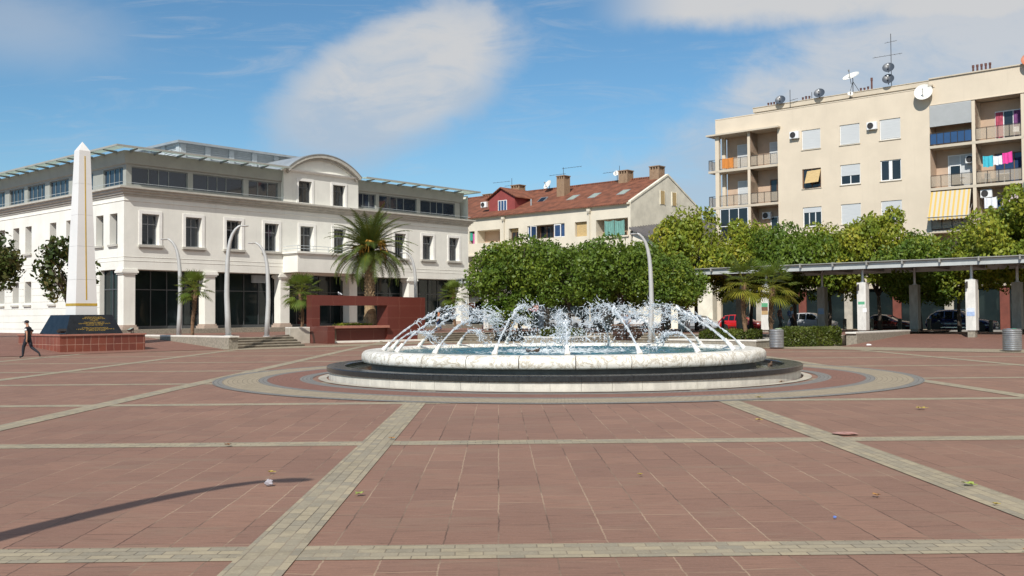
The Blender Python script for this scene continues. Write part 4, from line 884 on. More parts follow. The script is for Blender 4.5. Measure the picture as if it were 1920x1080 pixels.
def planter(label, u0, u1, v0, v1, h):
    t = thing('stone_planter', label, 'planter', group='low granite planters'); b = MB()
    uvbox(b, u0, u1, v0, v1, -.02, h-.08); b.build('planter_body', M['granite'], t)
    b = MB(); w = .4
    for r in ((u0-.04, u1+.04, v0-.04, v0+w), (u0-.04, u1+.04, v1-w, v1+.04), (u0-.04, u0+w, v0+w, v1-w), (u1-w, u1+.04, v0+w, v1-w)): uvbox(b, *r, h-.08, h)
    b.build('planter_cap', M['marble_cap'], t, bevel=.01)
    b = MB(); uvbox(b, u0+w, u1-w, v0+w, v1-w, h-.08, h-.03); b.build('soil', M['soil'], t); return t
M['soil'] = mat('dark_soil', (.06, .045, .03), .95, .3, 6, bump=.5)
planter('low granite planter behind the fountain, below the two thin tree trunks', 37.6, 41.3, 48.3, 51.4, .46)
planter('low granite planter with clipped shrubs and a palm, right behind the fountain rim', 24.3, 29.6, 47.0, 51.5, .44)

# ------------------------------------------------------------------ foliage
def leaf_mat(name, c1, c2, c3, scale=.9, yellow=.0):
    m = bpy.data.materials.new(name); m.use_nodes = True; N = NT(m.node_tree); N.n.clear()
    geo = N.node('ShaderNodeNewGeometry'); tx = N.node('ShaderNodeTexCoord').outputs['Object']; oi = N.node('ShaderNodeObjectInfo')
    f = N.noise(tx, scale, 3, .6)
    c = N.mix(N.step(f, .36, .66), c1, c2)
    wn = N.node('ShaderNodeTexWhiteNoise'); wn.noise_dimensions = '3D'
    N.l.new(N.scale(tx, (1.7, 1.7, 1.7)), wn.inputs['Vector'])
    att = N.node('ShaderNodeAttribute'); att.attribute_name = 'leaf_tone'
    c = N.mix(N.step(att.outputs['Fac'], .55, 1.0, 0, .8), c, c3); c = N.mix(N.step(att.outputs['Fac'], .4, .0, 0, .55), c, tuple(x*.5 for x in c1))
    d = N.node('ShaderNodeBsdfPrincipled'); N.put(d.inputs['Base Color'], c); d.inputs['Roughness'].default_value = .5; d.inputs['Specular IOR Level'].default_value = .35
    tr = N.node('ShaderNodeBsdfTranslucent'); N.put(tr.inputs['Color'], N.mix(.5, c, c3))
    mx = N.node('ShaderNodeMixShader'); mx.inputs[0].default_value = .42 if 'fan' in name else .28; N.l.new(d.outputs[0], mx.inputs[1]); N.l.new(tr.outputs[0], mx.inputs[2])
    o = N.node('ShaderNodeOutputMaterial'); N.l.new(mx.outputs[0], o.inputs[0]); return m
M['leaf'] = leaf_mat('glossy_tree_leaves', (.075, .135, .016), (.14, .205, .022), (.24, .27, .03))
M['leaf_y'] = leaf_mat('yellowing_tree_leaves', (.15, .22, .02), (.28, .30, .03), (.46, .38, .045))
M['leaf_m'] = leaf_mat('magnolia_leaves', (.035, .065, .014), (.07, .10, .02), (.17, .12, .04))
M['leaf_h'] = leaf_mat('hedge_leaves', (.06, .085, .012), (.11, .135, .018), (.19, .20, .03), 1.6)
M['palm'] = leaf_mat('date_palm_leaves', (.065, .105, .022), (.11, .15, .028), (.20, .20, .04))
M['fan'] = leaf_mat('fan_palm_leaves', (.10, .17, .025), (.17, .23, .035), (.22, .22, .04))
M['fan_y'] = leaf_mat('yellow_fan_palm_leaves', (.16, .20, .025), (.30, .28, .035), (.48, .38, .05))
M['bark'] = mat('grey_brown_bark', (.085, .065, .05), .9, .25, 5, stretch=(1, 1, .3), bump=.5)
M['palm_bark'] = mat('fibrous_palm_bark', (.17, .10, .055), .95, .35, 7, bump=.8, bscale=14, fine=.5)
M['date_bark'] = mat('date_palm_bark', (.33, .23, .13), .9, .3, 6, bump=.8, bscale=10, fine=.4)
def leaf_cloud(rng, P, Nn, size, tilt=.9, aspect=.55):
    """numpy quads: one pointed leaf-like quad per point"""
    n = len(P); a = rng.normal(size=(n, 3))*tilt + Nn; a /= np.linalg.norm(a, axis=1)[:, None]
    r = rng.normal(size=(n, 3)); t = np.cross(a, r); t /= np.linalg.norm(t, axis=1)[:, None]; s = np.cross(a, t)
    L = (size*(.6+.8*rng.random(n)))[:, None]; w = L*aspect
    q = np.stack([P - t*L*.5, P + s*w*.5 + a*L*.06, P + t*L*.5, P - s*w*.5 + a*L*.06], 1)
    return q.reshape(-1, 3)
def quads_mesh(name, V, m, tone=None):
    n = len(V)//4; me = bpy.data.meshes.new(name); me.vertices.add(4*n); me.vertices.foreach_set('co', V.astype(np.float32).ravel())
    me.loops.add(4*n); me.loops.foreach_set('vertex_index', np.arange(4*n, dtype=np.int32)); me.polygons.add(n)
    me.polygons.foreach_set('loop_start', np.arange(0, 4*n, 4, dtype=np.int32)); me.polygons.foreach_set('loop_total', np.full(n, 4, np.int32))
    if tone is not None:
        at = me.attributes.new('leaf_tone', 'FLOAT', 'FACE'); at.data.foreach_set('value', tone.astype(np.float32))
    me.materials.append(m); me.update(); me.validate(); return me
def crown_mesh(name, seed, rx, ry, rz, lumps, leaves, size, m, hollow=.52, lump_r=(.26, .44), bottom=-.75):
    rng = np.random.default_rng(seed); Cs = []
    while len(Cs) < lumps:
        p = rng.normal(size=3); p /= np.linalg.norm(p); 
        if p[2] < bottom: continue
        Cs.append(p*(.55+.3*rng.random()))
    Cs = np.array(Cs); rr = rng.uniform(*lump_r, size=lumps); tone_l = rng.random(lumps)
    k = rng.integers(0, lumps, leaves); d = rng.normal(size=(leaves, 3)); d /= np.linalg.norm(d, axis=1)[:, None]
    rad = rr[k]*(hollow+(1-hollow)*rng.random(leaves)**.45)*(1+.22*np.sin(d[:, 0]*7+k)*np.sin(d[:, 1]*6+2*k)*np.sin(d[:, 2]*5))
    P = Cs[k]+d*rad[:, None]; sc = np.array([rx, ry, rz]); P = P*sc
    tone = np.clip(.55*tone_l[k]+.5*rng.random(leaves)-.05, 0, 1)
    return quads_mesh(name, leaf_cloud(rng, P, d, size), m, tone)
def trunk_mb(h, r, limbs, reach, rise, seed, lean=0.0):
    rnd = random.Random(seed); b = MB(); pts = [(lean*t*t*h, .06*math.sin(4*t+seed), h*t) for t in (0, .3, .6, .85, 1)]
    b.tube(pts, [r*1.35, r*1.05, r*.92, r*.85, r*.75], 8)
    e = Vector(pts[-1])
    for i in range(limbs):
        a = 2*math.pi*i/limbs+rnd.random(); l = reach*(.6+.5*rnd.random()); z = rise*(.5+.6*rnd.random())
        p1 = e+Vector((math.cos(a)*l*.4, math.sin(a)*l*.4, z*.45)); p2 = e+Vector((math.cos(a)*l, math.sin(a)*l, z))
        b.tube([e-Vector((0, 0, .25)), p1, p2], [r*.6, r*.4, r*.15], 6)
        for s in (-.6, .6): b.tube([p1, p1+Vector((math.cos(a+s)*l*.5, math.sin(a+s)*l*.5, z*.5))], [r*.33, r*.1], 5)
    return b
TREE_PROTO = {}
def tree(kind, label, x, y, z, s=1.0, sz=1.0, rz=0.0, group='clipped round trees along the street'):
    if kind not in TREE_PROTO:
        nm, th, r, (rx, ry, rz_), lumps, leaves, size, m, seed, cz = kind_def[kind]
        t = thing(nm, label, 'tree'); trunk_mb(th, r, 7, rx*.75, rz_*1.1, seed).build('trunk', M['bark'], t, smooth=True)
        c = bpy.data.objects.new('crown', crown_mesh('crown', seed, rx, ry, rz_, lumps, leaves, size, M[m])); COL.objects.link(c); c.parent = t; c.location = (0, 0, cz)
        TREE_PROTO[kind] = t; o = t
    else: o = copy_tree(TREE_PROTO[kind])
    o.location = (x, y, z); o.scale = (s, s, s*sz); o.rotation_euler = (0, 0, rz); tag(o, label, 'tree', group); return o
kind_def = {   # name, trunk height, trunk radius, crown radii, lumps, leaves, leaf size, material, seed, crown centre height
    'a': ('street_tree', 2.5, .16, (3.9, 3.7, 3.3), 36, 20000, .28, 'leaf', 11, 4.55),
    'b': ('street_tree', 2.5, .15, (3.6, 3.9, 3.1), 34, 19000, .28, 'leaf', 23, 4.5),
    'c': ('street_tree', 2.5, .14, (3.3, 3.2, 2.9), 30, 15000, .27, 'leaf_y', 37, 4.7),
    'd': ('street_tree', 2.4, .14, (3.5, 3.3, 3.0), 30, 15500, .27, 'leaf_y', 51, 4.7),
    'm': ('magnolia_tree', 2.0, .17, (1.9, 1.8, 2.3), 20, 2100, .33, 'leaf_m', 64, 4.2),
    'n': ('magnolia_tree', 1.9, .16, (2.4, 2.1, 2.6), 24, 2900, .35, 'leaf_m', 78, 4.3),
    's': ('oleander_bush', .6, .06, (1.9, 1.7, 1.5), 26, 4200, .26, 'leaf', 82, 2.0),
    'f': ('dark_cypress', 3, .2, (1.5, 1.5, 4.2), 26, 4200, .35, 'leaf_m', 90, 8.2)}
# ------------------------------------------------------------------ trees, hedge, palms
def tz(x, y): return T
for a in [('a', 'dense dark green tree at the left end of the clump behind the fountain', 1.5, 69.6, T, .86, 1.04, .3), ('b', 'dense green tree with a thin trunk in the middle of the clump behind the fountain', 4.9, 67.9, T, .80, 1.02, 1.2),
          ('a', 'wide dark green tree left of the curved lamp behind the fountain', 8.3, 66.2, T, .82, 1.04, 2.6), ('b', 'dark green tree right of the curved lamp, before the left end of the pergola', 10.9, 65.4, T, .70, 1.0, 4.0),
          ('b', 'green tree with a slim trunk behind the thin trunk of the middle tree', 6.3, 73.2, T, .80, 1.0, 5.0),
          ('c', 'yellow green tree rising behind the left end of the pergola roof', 14.9, 74.0, T, .98, 1.24, .5), ('d', 'yellow green tree behind the two fan palms', 19.2, 74.6, T, .94, 1.15, 1.9), ('a', 'darker green tree behind the pergola above the silver hatchback', 21.6, 71.6, T, .86, 1.17, 3.1),
          ('c', 'bright green tree above the pergola between the silver and dark red cars', 24.4, 72.4, T, .92, 1.14, 4.2), ('d', 'yellow green tree above the dark red car', 27.0, 69.6, T, .94, 1.18, 5.1), ('a', 'leafy dark tree hanging low between the two right hand pillars', 28.6, 66.6, T, .76, 1.16, .9),
          ('c', 'yellow green tree above the blue car', 31.2, 66.4, T, .88, 1.08, 2.2), ('d', 'tall bright tree at the right edge of the photo', 33.2, 62.0, T, .96, 1.22, 3.3), ('b', 'tree partly cut off at the far right edge behind the pergola', 37.5, 62.5, T, .95, 1.05, 1.2)]:
    tree(a[0], *a[1:])
uvt = lambda u_, v_, z: tuple(UV(u_, v_, z))
tree('n', 'loose dark magnolia cut by the left edge of the photo', -34.2, 66.0, .6, 1.05, 1.0, .4, 'magnolias before the white building')
tree('m', 'loose dark magnolia with a bare trunk just left of the obelisk', -26.6, 61.6, .6, .98, 1.0, 1.4, 'magnolias before the white building')
tree('s', 'pale flowered bush at the left foot of the clump of trees', .7, 68.2, .6, .95, .8, 0, 'bushes')
tree('f', 'dark conifer in the gap between the bare gable and the apartment block', 23.9, 111, .6, 1.0, 1.02, 0, 'background trees')
rng = np.random.default_rng(5)
def hedge(label, c, L, Wd, H, rz, n, group='clipped hedges', size=.12):
    P = np.stack([rng.uniform(-L/2, L/2, n), rng.uniform(-Wd/2, Wd/2, n), rng.uniform(0.03, H, n)], 1)
    k = rng.integers(0, 4, n); P[k == 0, 1] = -Wd/2; P[k == 1, 2] = H; P[k == 2, 0] = np.where(rng.random((k == 2).sum()) < .5, -L/2, L/2); P[k == 3, 1] = Wd/2
    rd = .22; 
    ex = np.clip(np.abs(P[:, 0])-(L/2-rd), 0, None); ey = np.clip(np.abs(P[:, 1])-(Wd/2-rd), 0, None); ez = np.clip(P[:, 2]-(H-rd), 0, None); e = np.sqrt(ex**2+ey**2+ez**2)
    f = np.where(e > rd, rd/np.maximum(e, 1e-6), 1); P[:, 0] -= np.sign(P[:, 0])*ex*(1-f); P[:, 1] -= np.sign(P[:, 1])*ey*(1-f); P[:, 2] -= ez*(1-f)
    P += rng.normal(size=P.shape)*.035; P[:, 2] += .04*np.sin(P[:, 0]*5); P[:, 2] = np.maximum(P[:, 2], .03)
    N_ = P-np.array([0, 0, H*.4]); N_ /= np.linalg.norm(N_, axis=1)[:, None]
    tone = np.clip(.35+.25*np.sin(P[:, 0]*3.1)*np.sin(P[:, 2]*4)+.45*(rng.random(n)-.4), 0, 1)
    o = bpy.data.objects.new('foliage', quads_mesh('foliage', leaf_cloud(rng, P, N_, size, 1.2, .6), M['leaf_h'], tone)); COL.objects.link(o)
    t = thing('hedge', label, 'hedge', c, rz, group); o.parent = t
    b = MB()
    for i in range(max(2, int(L/.35))): x = -L/2+.2+i*.35; b.tube([(x, 0, -.02), (x+.05, .05, H*.6)], .02, 5)
    b.build('stem', M['bark'], t); return t
hedge('square clipped hedge between the ribbed bin and the right hand steps', (16.95, 53.95, 0), 3.35, 1.5, 1.0, R_(17), 9000)
for i, (u_, v_, L, lb) in enumerate([(27.2, 49.6, 3.2, 'low hedge in the right planter beside the first fan palm trunk'), (39.4, 49.9, 2.6, 'low dark hedge in the planter behind the fountain')]):
    hedge(lb, UV(u_, v_, .4), L, 1.5, .5, ROT_U, 4000)
def frond(rng, P, L, az, el, droop, w, nl=26, twist=0.0):
    """date palm frond: quads of leaflets along an arching rib"""
    out = []; rib = []
    d = np.array([math.cos(az), math.sin(az), 0]); pos = np.array(P, float); ang = el
    side = np.array([-math.sin(az), math.cos(az), 0])
    for i in range(nl):
        t = i/(nl-1); step = L/nl; dirv = d*math.cos(ang)+np.array([0, 0, math.sin(ang)]); up = -d*math.sin(ang)+np.array([0, 0, math.cos(ang)])
        rib.append(pos.copy()); ln = w*math.sin(math.pi*min(1, .16+.84*t)**.8)*(.85+.3*rng.random())+.05
        for sg in (-1, 1):
            tip = pos+side*sg*ln*.78+dirv*ln*.62+up*ln*(.12-.38*t)+rng.normal(size=3)*.02
            q = dirv*step*.42
            out += [pos-q, pos+q, tip+q*.25, tip-q*.25]
        pos = pos+dirv*step; ang -= droop/nl*(.5+1.1*t)
    return out, rib
def date_palm(x, y, z, h):
    t = thing('date_palm', 'tall date palm with arching fronds rising behind the red granite wall', 'palm tree', (x, y, z))
    b = MB(); n = 26; pts = [(.05*math.sin(i*.5), 0, h*i/n) for i in range(n+1)]
    b.tube(pts, [(.52-.22*min(1, i/9))*(1+.07*(i % 2)) for i in range(n+1)], 14)
    for i in range(10, n):                       # old leaf bases in rings
        for k in range(9):
            a = 2*math.pi*(k+.5*(i % 2))/9; r = .31; zz = h*i/n
            b.mesh([(r*math.cos(a-.22), r*math.sin(a-.22), zz), (r*math.cos(a+.22), r*math.sin(a+.22), zz), ((r+.11)*math.cos(a), (r+.11)*math.sin(a), zz+.2), (r*.9*math.cos(a), r*.9*math.sin(a), zz+.3)], [(0, 1, 2), (0, 2, 3), (1, 3, 2)])
    b.build('trunk', M['date_bark'], t)
    rg = np.random.default_rng(3); V = []; rb = MB(); tone = []
    for i in range(84):
        f = i/83; el = 1.42-1.75*f**.9+rg.normal()*.08; az = i*2.39996+rg.normal()*.12
        o, rib = frond(rg, (.12*math.cos(az), .12*math.sin(az), h-.1+.5*(1-f)), 3.6*(.85+.2*rg.random()), az, el, .75+.8*f+.2*rg.random(), .66, 46)
        V += o; tone += [min(1, .15+.5*rg.random())]*(len(o)//4); rb.tube(rib, [.035-.028*k/len(rib) for k in range(len(rib))], 4)
    o = bpy.data.objects.new('fronds', quads_mesh('fronds', np.array(V), M['palm'], np.array(tone))); COL.objects.link(o); o.parent = t
    rb.build('frond_ribs', M['fan_y'], t)
    b = MB()
    for k in range(9):
        a = k*2.4; e = Vector((math.cos(a)*1.05, math.sin(a)*1.05, h+.15+.35*(k % 3)))
        b.tube([(0, 0, h+.1), e*.6+Vector((0, 0, h*.4+.25)), e], .03, 5)
        for q in range(34):
            dv = Vector((rg.normal()*.17, rg.normal()*.17, -abs(rg.normal())*.42)); b.tube([e+dv*.15, e+dv], [.02, .03], 4)
    b.build('fruit_cluster', mat('orange_date_fruit', (.46, .25, .04), .7, .3, 5), t)
date_palm(-9.45, 72.6, 1.2, 5.3)
def fan_palm(label, x, y, z, h, r, seed, yellow=False, n=24):
    t = thing('fan_palm', label, 'palm tree', (x, y, z), 0, 'fan palms'); rg = np.random.default_rng(seed)
    b = MB(); k = 18; b.tube([(.10*math.sin(i*.25+seed), .05*math.sin(i*.4), h*i/k) for i in range(k+1)], [(.10+.03*(i/k))*(1+.12*(i % 2)) for i in range(k+1)], 9)
    for i in range(90):
        a = rg.random()*6.28; zz = h*(.25+.75*rg.random()); rr = .15; b.mesh([(rr*math.cos(a-.2), rr*math.sin(a-.2), zz), (rr*math.cos(a+.2), rr*math.sin(a+.2), zz), ((rr+.1)*math.cos(a), (rr+.1)*math.sin(a), zz+.18)], [(0, 1, 2)])
    b.build('trunk', M['palm_bark'], t, smooth=False)
    def leaves(i0, i1, m, nm):
        V = []; tone = []; sb = MB()
        for i in range(i0, i1):
            f = i/(n-1); az = i*2.39996+rg.normal()*.2; el = 1.3-1.95*f; pl_ = r*(.5+.1*rg.random())
            d = Vector((math.cos(az)*math.cos(el), math.sin(az)*math.cos(el), math.sin(el))); base = Vector((0, 0, h)); hub = base+d*pl_ + Vector((0, 0, -.05*f))
            sb.tube([base, hub], [.02, .012], 4)
            side = Vector((-math.sin(az), math.cos(az), 0)); up = side.cross(d)*-1; fl = r*(.55+.12*rg.random())
            for q in range(-9, 10):
                a = q*.155; dv = d*math.cos(a)+side*math.sin(a); L_ = fl*(1-.02*abs(q)); drop = Vector((0, 0, -L_*(.05+.22*f+.14*rg.random()))); fold = up*.03*(1 if q % 2 else -1)
                mid = hub+dv*L_*.55+drop*.25+fold; tip = hub+dv*L_+drop; w = d.cross(dv); w = (side*math.cos(a)-d*math.sin(a))*.042*fl
                V += [hub, mid+w, tip, mid-w]; tone.append(.2+.5*rg.random())
        o = bpy.data.objects.new(nm, quads_mesh(nm, np.array([tuple(v) for v in V]), m, np.array(tone))); COL.objects.link(o); o.parent = t
        sb.build('leaf_stalks' if nm == 'leaves' else 'yellow_leaf_stalks', M['fan_y'], t)
    c = int(n*.62) if yellow else n
    leaves(0, c, M['fan'], 'leaves')
    if yellow: leaves(c, n, M['fan_y'], 'yellowing_leaves')
    return t
fan_palm('fan palm with yellowing lower leaves and thick fibrous trunk left of the white poster pillar', 13.45, 53.7, .4, 3.1, 1.5, 2, True)
fan_palm('fan palm with yellowing lower leaves in front of the white poster pillar', 15.2, 54.6, .3, 3.05, 1.55, 9, True)
fan_palm('green fan palm between the two lamps before the first shopfront bay', -19.6, 63.8, T, 3.1, 1.25, 4)
fan_palm('green fan palm at the left end of the red granite wall', -14.0, 70.3, T, 3.0, 1.5, 6)
fan_palm('green fan palm at the right end of the white building', -3.6, 80.5, T, 2.9, 1.35, 8)

# ------------------------------------------------------------------ fountain
M['fmarble'] = mat('veined_white_marble', (.80, .775, .71), .38, .07, 1.4, bump=.05, fine=.0)
N_ = NT(M['fmarble'].node_tree); _t = N_.node('ShaderNodeTexCoord').outputs['Object']; _bs = N_.n['Principled BSDF']; _src = _bs.inputs['Base Color'].links[0].from_socket
_v = N_.noise(_t, 1.1, 8, .72, dist=2.2); _v = N_.m('ABSOLUTE', N_.m('SUBTRACT', _v, .5)); _spk = N_.noise(_t, 9, 6, .75, dist=.6)
_c = N_.mix(N_.step(_v, .04, .0, 0, .75), _src, (.34, .28, .19)); _c = N_.mix(N_.step(_spk, .54, .66, 0, .7), _c, (.36, .30, .21)); N_.put(_bs.inputs['Base Color'], _c)
M['black'] = mat('polished_black_granite', (.018, .02, .022), .22, .3, 14, spec=.6)
M['wetgrey'] = mat('wet_grey_granite', (.10, .105, .105), .3, .2, 6, streak=.3)
M['basew'] = mat('stained_white_marble', (.56, .53, .465), .5, .12, 2.2, streak=.35, fine=.35, stretch=(2, 2, .8))
ft = thing('fountain', 'big round fountain with a white marble bowl over a black rimmed trough', 'fountain', (*FC, 0))
def arcs(b, prof, n, gap, segs, a0=0):
    for i in range(n):
        s0 = 2*math.pi*i/n+gap/2+a0; s1 = 2*math.pi*(i+1)/n-gap/2+a0; k = len(prof); base = len(b.v)
        for j in range(segs+1):
            a = s0+(s1-s0)*j/segs
            for r, z in prof: b.v.append((r*math.cos(a), r*math.sin(a), z))
        for j in range(segs):
            for q in range(k): r = (q+1) % k; b.f.append((base+j*k+q, base+(j+1)*k+q, base+(j+1)*k+r, base+j*k+r)); b.m.append(b.cur)
        b.face([b.v[base+q] for q in range(k-1, -1, -1)]); b.face([b.v[base+segs*k+q] for q in range(k)])
b = MB(); arcs(b, [(6.5, -.02), (6.96, -.02), (6.96, .22), (6.5, .22)], 60, .0011, 2); b.build('marble_base', M['basew'], ft)
b = MB(); arcs(b, [(6.5, .221), (7.0, .221), (7.02, .24), (7.02, .355), (7.0, .372), (6.52, .372), (6.5, .355)], 36, .0008, 4); b.build('black_rim', M['black'], ft)
b = MB(); b.lathe([(6.6, .205), (5.6, .2)], 96); b.build('trough_floor', M['basew'], ft)
b = MB(); b.lathe([(5.72, .15), (5.72, .452)], 96); b.lathe([(5.0, .45), (5.95, .453)], 96); b.build('pedestal', M['wetgrey'], ft)
b = MB(); pr = [(5.2, .455), (5.86, .455), (5.96, .468), (6.0, .51), (6.015, .60), (6.005, .69), (5.97, .75), (5.90, .788), (5.78, .802), (5.42, .80), (5.33, .77), (5.28, .70), (5.26, .5)]
arcs(b, pr, 27, .0042, 8, .05); bowl = b.build('marble_bowl', M['fmarble'], ft); bowl.data.polygons.foreach_set('use_smooth', [len(p.vertices) == 4 for p in bowl.data.polygons])
b = MB(); b.lathe([(6.62, .26), (5.72, .26)], 96)
M['trough_w'] = mat('shallow_trough_water', (.10, .11, .10), .06, .2, 1, spec=.7, bump=.15, bscale=9); b.build('trough_water', M['trough_w'], ft)
M['wat'] = bpy.data.materials.new('pool_water'); M['wat'].use_nodes = True
N_ = NT(M['wat'].node_tree); _b = N_.n['Principled BSDF']; _t = N_.node('ShaderNodeTexCoord').outputs['Object']; _S = N_.sep(_t)
_r = N_.m('SQRT', N_.m('ADD', N_.m('MULTIPLY', _S[0], _S[0]), N_.m('MULTIPLY', _S[1], _S[1])))
_fo = N_.m('ADD', N_.noise(N_.scale(_t, (1, 1.6, 1)), 1.9, 7, .72, dist=1.0), N_.step(_r, .5, 4.6, .20, -.14))
_fm = N_.step(_fo, .54, .70)
N_.put(_b.inputs['Base Color'], N_.mix(_fm, N_.mix(N_.noise(_t, .8, 3), (.025, .105, .135), (.045, .16, .185)), (.70, .76, .78))); N_.put(_b.inputs['Roughness'], N_.m('ADD', N_.m('MULTIPLY', _fm, .5), .1)); _b.inputs['IOR'].default_value = 1.33
_bp = N_.node('ShaderNodeBump'); _bp.inputs['Strength'].default_value = .8; _bp.inputs['Distance'].default_value = .12; N_.l.new(N_.noise(_t, 5, 5, .65), _bp.inputs['Height']); N_.l.new(_bp.outputs[0], _b.inputs['Normal'])
b = MB(); nr, na = 40, 120
rr_ = [5.3*k/nr for k in range(1, nr+1)]; rg = random.Random(4)
for k, r in enumerate(rr_):
    for a in range(na): an = 2*math.pi*a/na; amp = .035 if r < 3.4 else .015; b.v.append((r*math.cos(an), r*math.sin(an), .70+amp*(rg.random()-.5)*2+.02*math.sin(r*6)*(1 if r < 4.5 else .4)))
b.v.append((0, 0, .74))
for k in range(nr-1):
    for a in range(na): b.f.append((k*na+a, (k+1)*na+a, (k+1)*na+(a+1) % na, k*na+(a+1) % na)); b.m.append(0)
for a in range(na): b.f.append((nr*na, a, (a+1) % na)); b.m.append(0)
o = b.build('water', M['wat'], None, smooth=True); o.location = (*FC, 0); o['kind'] = 'structure'
b = MB(); b.lathe([(7.02, .018), (7.26, .018)], 120); o = b.build('fountain_apron', M['concrete']); o.location = (*FC, 0); o['kind'] = 'structure'
NJ = 18; A0 = R_(-90-2.2); EL = R_(49)
M['nozzle'] = mat('white_plastic_nozzle', (.72, .70, .66), .45, .05, 3)
for i in range(NJ):
    a = A0+2*math.pi*i/NJ; c, s = math.cos(a), math.sin(a); b = MB()
    p = Vector((c*5.38, s*5.38, .79)); d = Vector((-c*math.cos(EL), -s*math.cos(EL), math.sin(EL))); b.tube([p, p+d*.10, p+d*.11, p+d*.3], [.075, .075, .055, .05], 10); b.build('nozzle', M['nozzle'], ft, smooth=False)
M['spray'] = bpy.data.materials.new('aerated_water'); M['spray'].use_nodes = True
N_ = NT(M['spray'].node_tree); _b = N_.n['Principled BSDF']; _b.inputs['Base Color'].default_value = (.80, .84, .88, 1); _b.inputs['Roughness'].default_value = .15; _b.inputs['IOR'].default_value = 1.33; _b.inputs['Transmission Weight'].default_value = .45; _b.inputs['Specular IOR Level'].default_value = .7
_tp = N_.node('ShaderNodeBsdfTransparent'); _mx = N_.node('ShaderNodeMixShader'); N_.put(_mx.inputs[0], N_.step(N_.noise(N_.node('ShaderNodeTexCoord').outputs['Object'], 9, 4, .7), .35, .65, .05, .62)); N_.l.new(_b.outputs[0], _mx.inputs[1]); N_.l.new(_tp.outputs[0], _mx.inputs[2]); N_.l.new(_mx.outputs[0], N_.n['Material Output'].inputs[0])
def drop(b, p, r, d):
    d = d.normalized(); a = d.orthogonal().normalized()*r; c = d.cross(a).normalized()*r; e = d*r*random.uniform(1.1, 2.6)
    b.mesh([p+a, p+c, p-a, p-c, p+e, p-e], [(0, 1, 4), (1, 2, 4), (2, 3, 4), (3, 0, 4), (1, 0, 5), (2, 1, 5), (3, 2, 5), (0, 3, 5)])
def jet(seed, vmul):
    """stream from a nozzle at angle 0 heading for the centre; origin at the fountain centre"""
    random.seed(seed); b = MB(); p0 = Vector((5.2, 0, .99)); v0 = Vector((-4.75*vmul, 0, 4.55*vmul)); tt = lambda t: p0+v0*t+Vector((0, 0, -4.9*t*t)); ve = lambda t: v0+Vector((0, 0, -9.8*t))
    tb = .30+.1*random.random(); n = 26; pts = []; rad = []
    for i in range(n+1):
        t = tb*i/n; w = .004+.05*(i/n)**2; pts.append(tt(t)+Vector((random.gauss(0, w*.3), random.gauss(0, w), random.gauss(0, w)))); rad.append(.025+.014*(i/n)+random.gauss(0, .004+.010*i/n))
    rad[-1] = .02; b.tube(pts, [max(.012, r) for r in rad], 7)
    for k in range(75):                           # ragged threads peeling off the stream
        t = .06+random.random()**.7*.62; s = .015+.17*max(0, t-.12); p = tt(t)+Vector((random.gauss(0, s), random.gauss(0, s*1.1), random.gauss(0, s))); d = ve(t).normalized(); q = [p]
        for m in range(3): d = (d+Vector((random.gauss(0, .5), random.gauss(0, .5), random.gauss(0, .5)))).normalized(); q.append(q[-1]+d*random.uniform(.03, .10))
        r = random.uniform(.006, .014); b.tube(q, [r, r*1.2, r*.8, r*.3], 4)
    for k in range(200):
        t = .22+random.random()**.8*.74; s = .02+.33*max(0, t-.15); p = tt(t)+Vector((random.gauss(0, s), random.gauss(0, s), random.gauss(0, s*.85)))
        if p.z > .73: drop(b, p, random.uniform(.007, .020)*(1.5 if random.random() < .12 else 1), ve(t)+Vector((random.gauss(0, 2), random.gauss(0, 2), random.gauss(0, 2))))
    return b
protos = [jet(100+k, q) for k, q in enumerate((.93, .82, 1.0, .55, .76))]; meshes = {}
side_n = {0: 'nearest the camera, at the front of the fountain', 9: 'at the very back of the fountain, facing the camera'}
ordn = ['first', 'second', 'third', 'fourth', 'fifth', 'sixth', 'seventh', 'eighth']
for i in range(NJ):
    k = (4, 2, 3, 2, 0, 1, 0, 2, 1, 0, 1, 3, 0, 3, 2, 0, 1, 2)[i]
    if k in meshes: o = bpy.data.objects.new('water_jet', meshes[k]); COL.objects.link(o)
    else: o = protos[k].build('water_jet', M['spray']); meshes[k] = o.data
    o.location = (*FC, 0); o.rotation_euler = (0, 0, A0+2*math.pi*i/NJ)
    lb = 'white water jet '+(side_n[i] if i in side_n else ordn[i-1]+' to the right of the jet nearest the camera' if i < 9 else ordn[17-i]+' to the left of the jet nearest the camera')
    tag(o, lb, 'water jet', 'jets arching into the fountain')
random.seed(77); b = MB()
for k in range(420):
    r = abs(random.gauss(0, 1.15)); a = random.random()*6.283; z = .74+abs(random.gauss(0, .42))*(1.3 if r < 1.2 else .7); p = Vector((r*math.cos(a), r*math.sin(a), z)); drop(b, p, random.uniform(.007, .02), Vector((random.gauss(0, 1), random.gauss(0, 1), random.gauss(0, 1.5))))
for k in range(70):
    r = abs(random.gauss(0, .8)); a = random.random()*6.283; p = Vector((r*math.cos(a), r*math.sin(a), .75+random.random()*1.0)); q = [p]; d = Vector((random.gauss(0, 1), random.gauss(0, 1), random.gauss(.4, 1))).normalized()
    for m in range(3): d = (d+Vector((random.gauss(0, .6), random.gauss(0, .6), random.gauss(0, .6)))).normalized(); q.append(q[-1]+d*random.uniform(.05, .13))
    rr0 = random.uniform(.008, .02); b.tube(q, [rr0, rr0*1.3, rr0, rr0*.3], 4)
o = b.build('splash', M['spray']); o.location = (*FC, 0); tag(o, 'white spray of droplets where the jets meet at the centre of the fountain', 'spray', None, 'stuff')

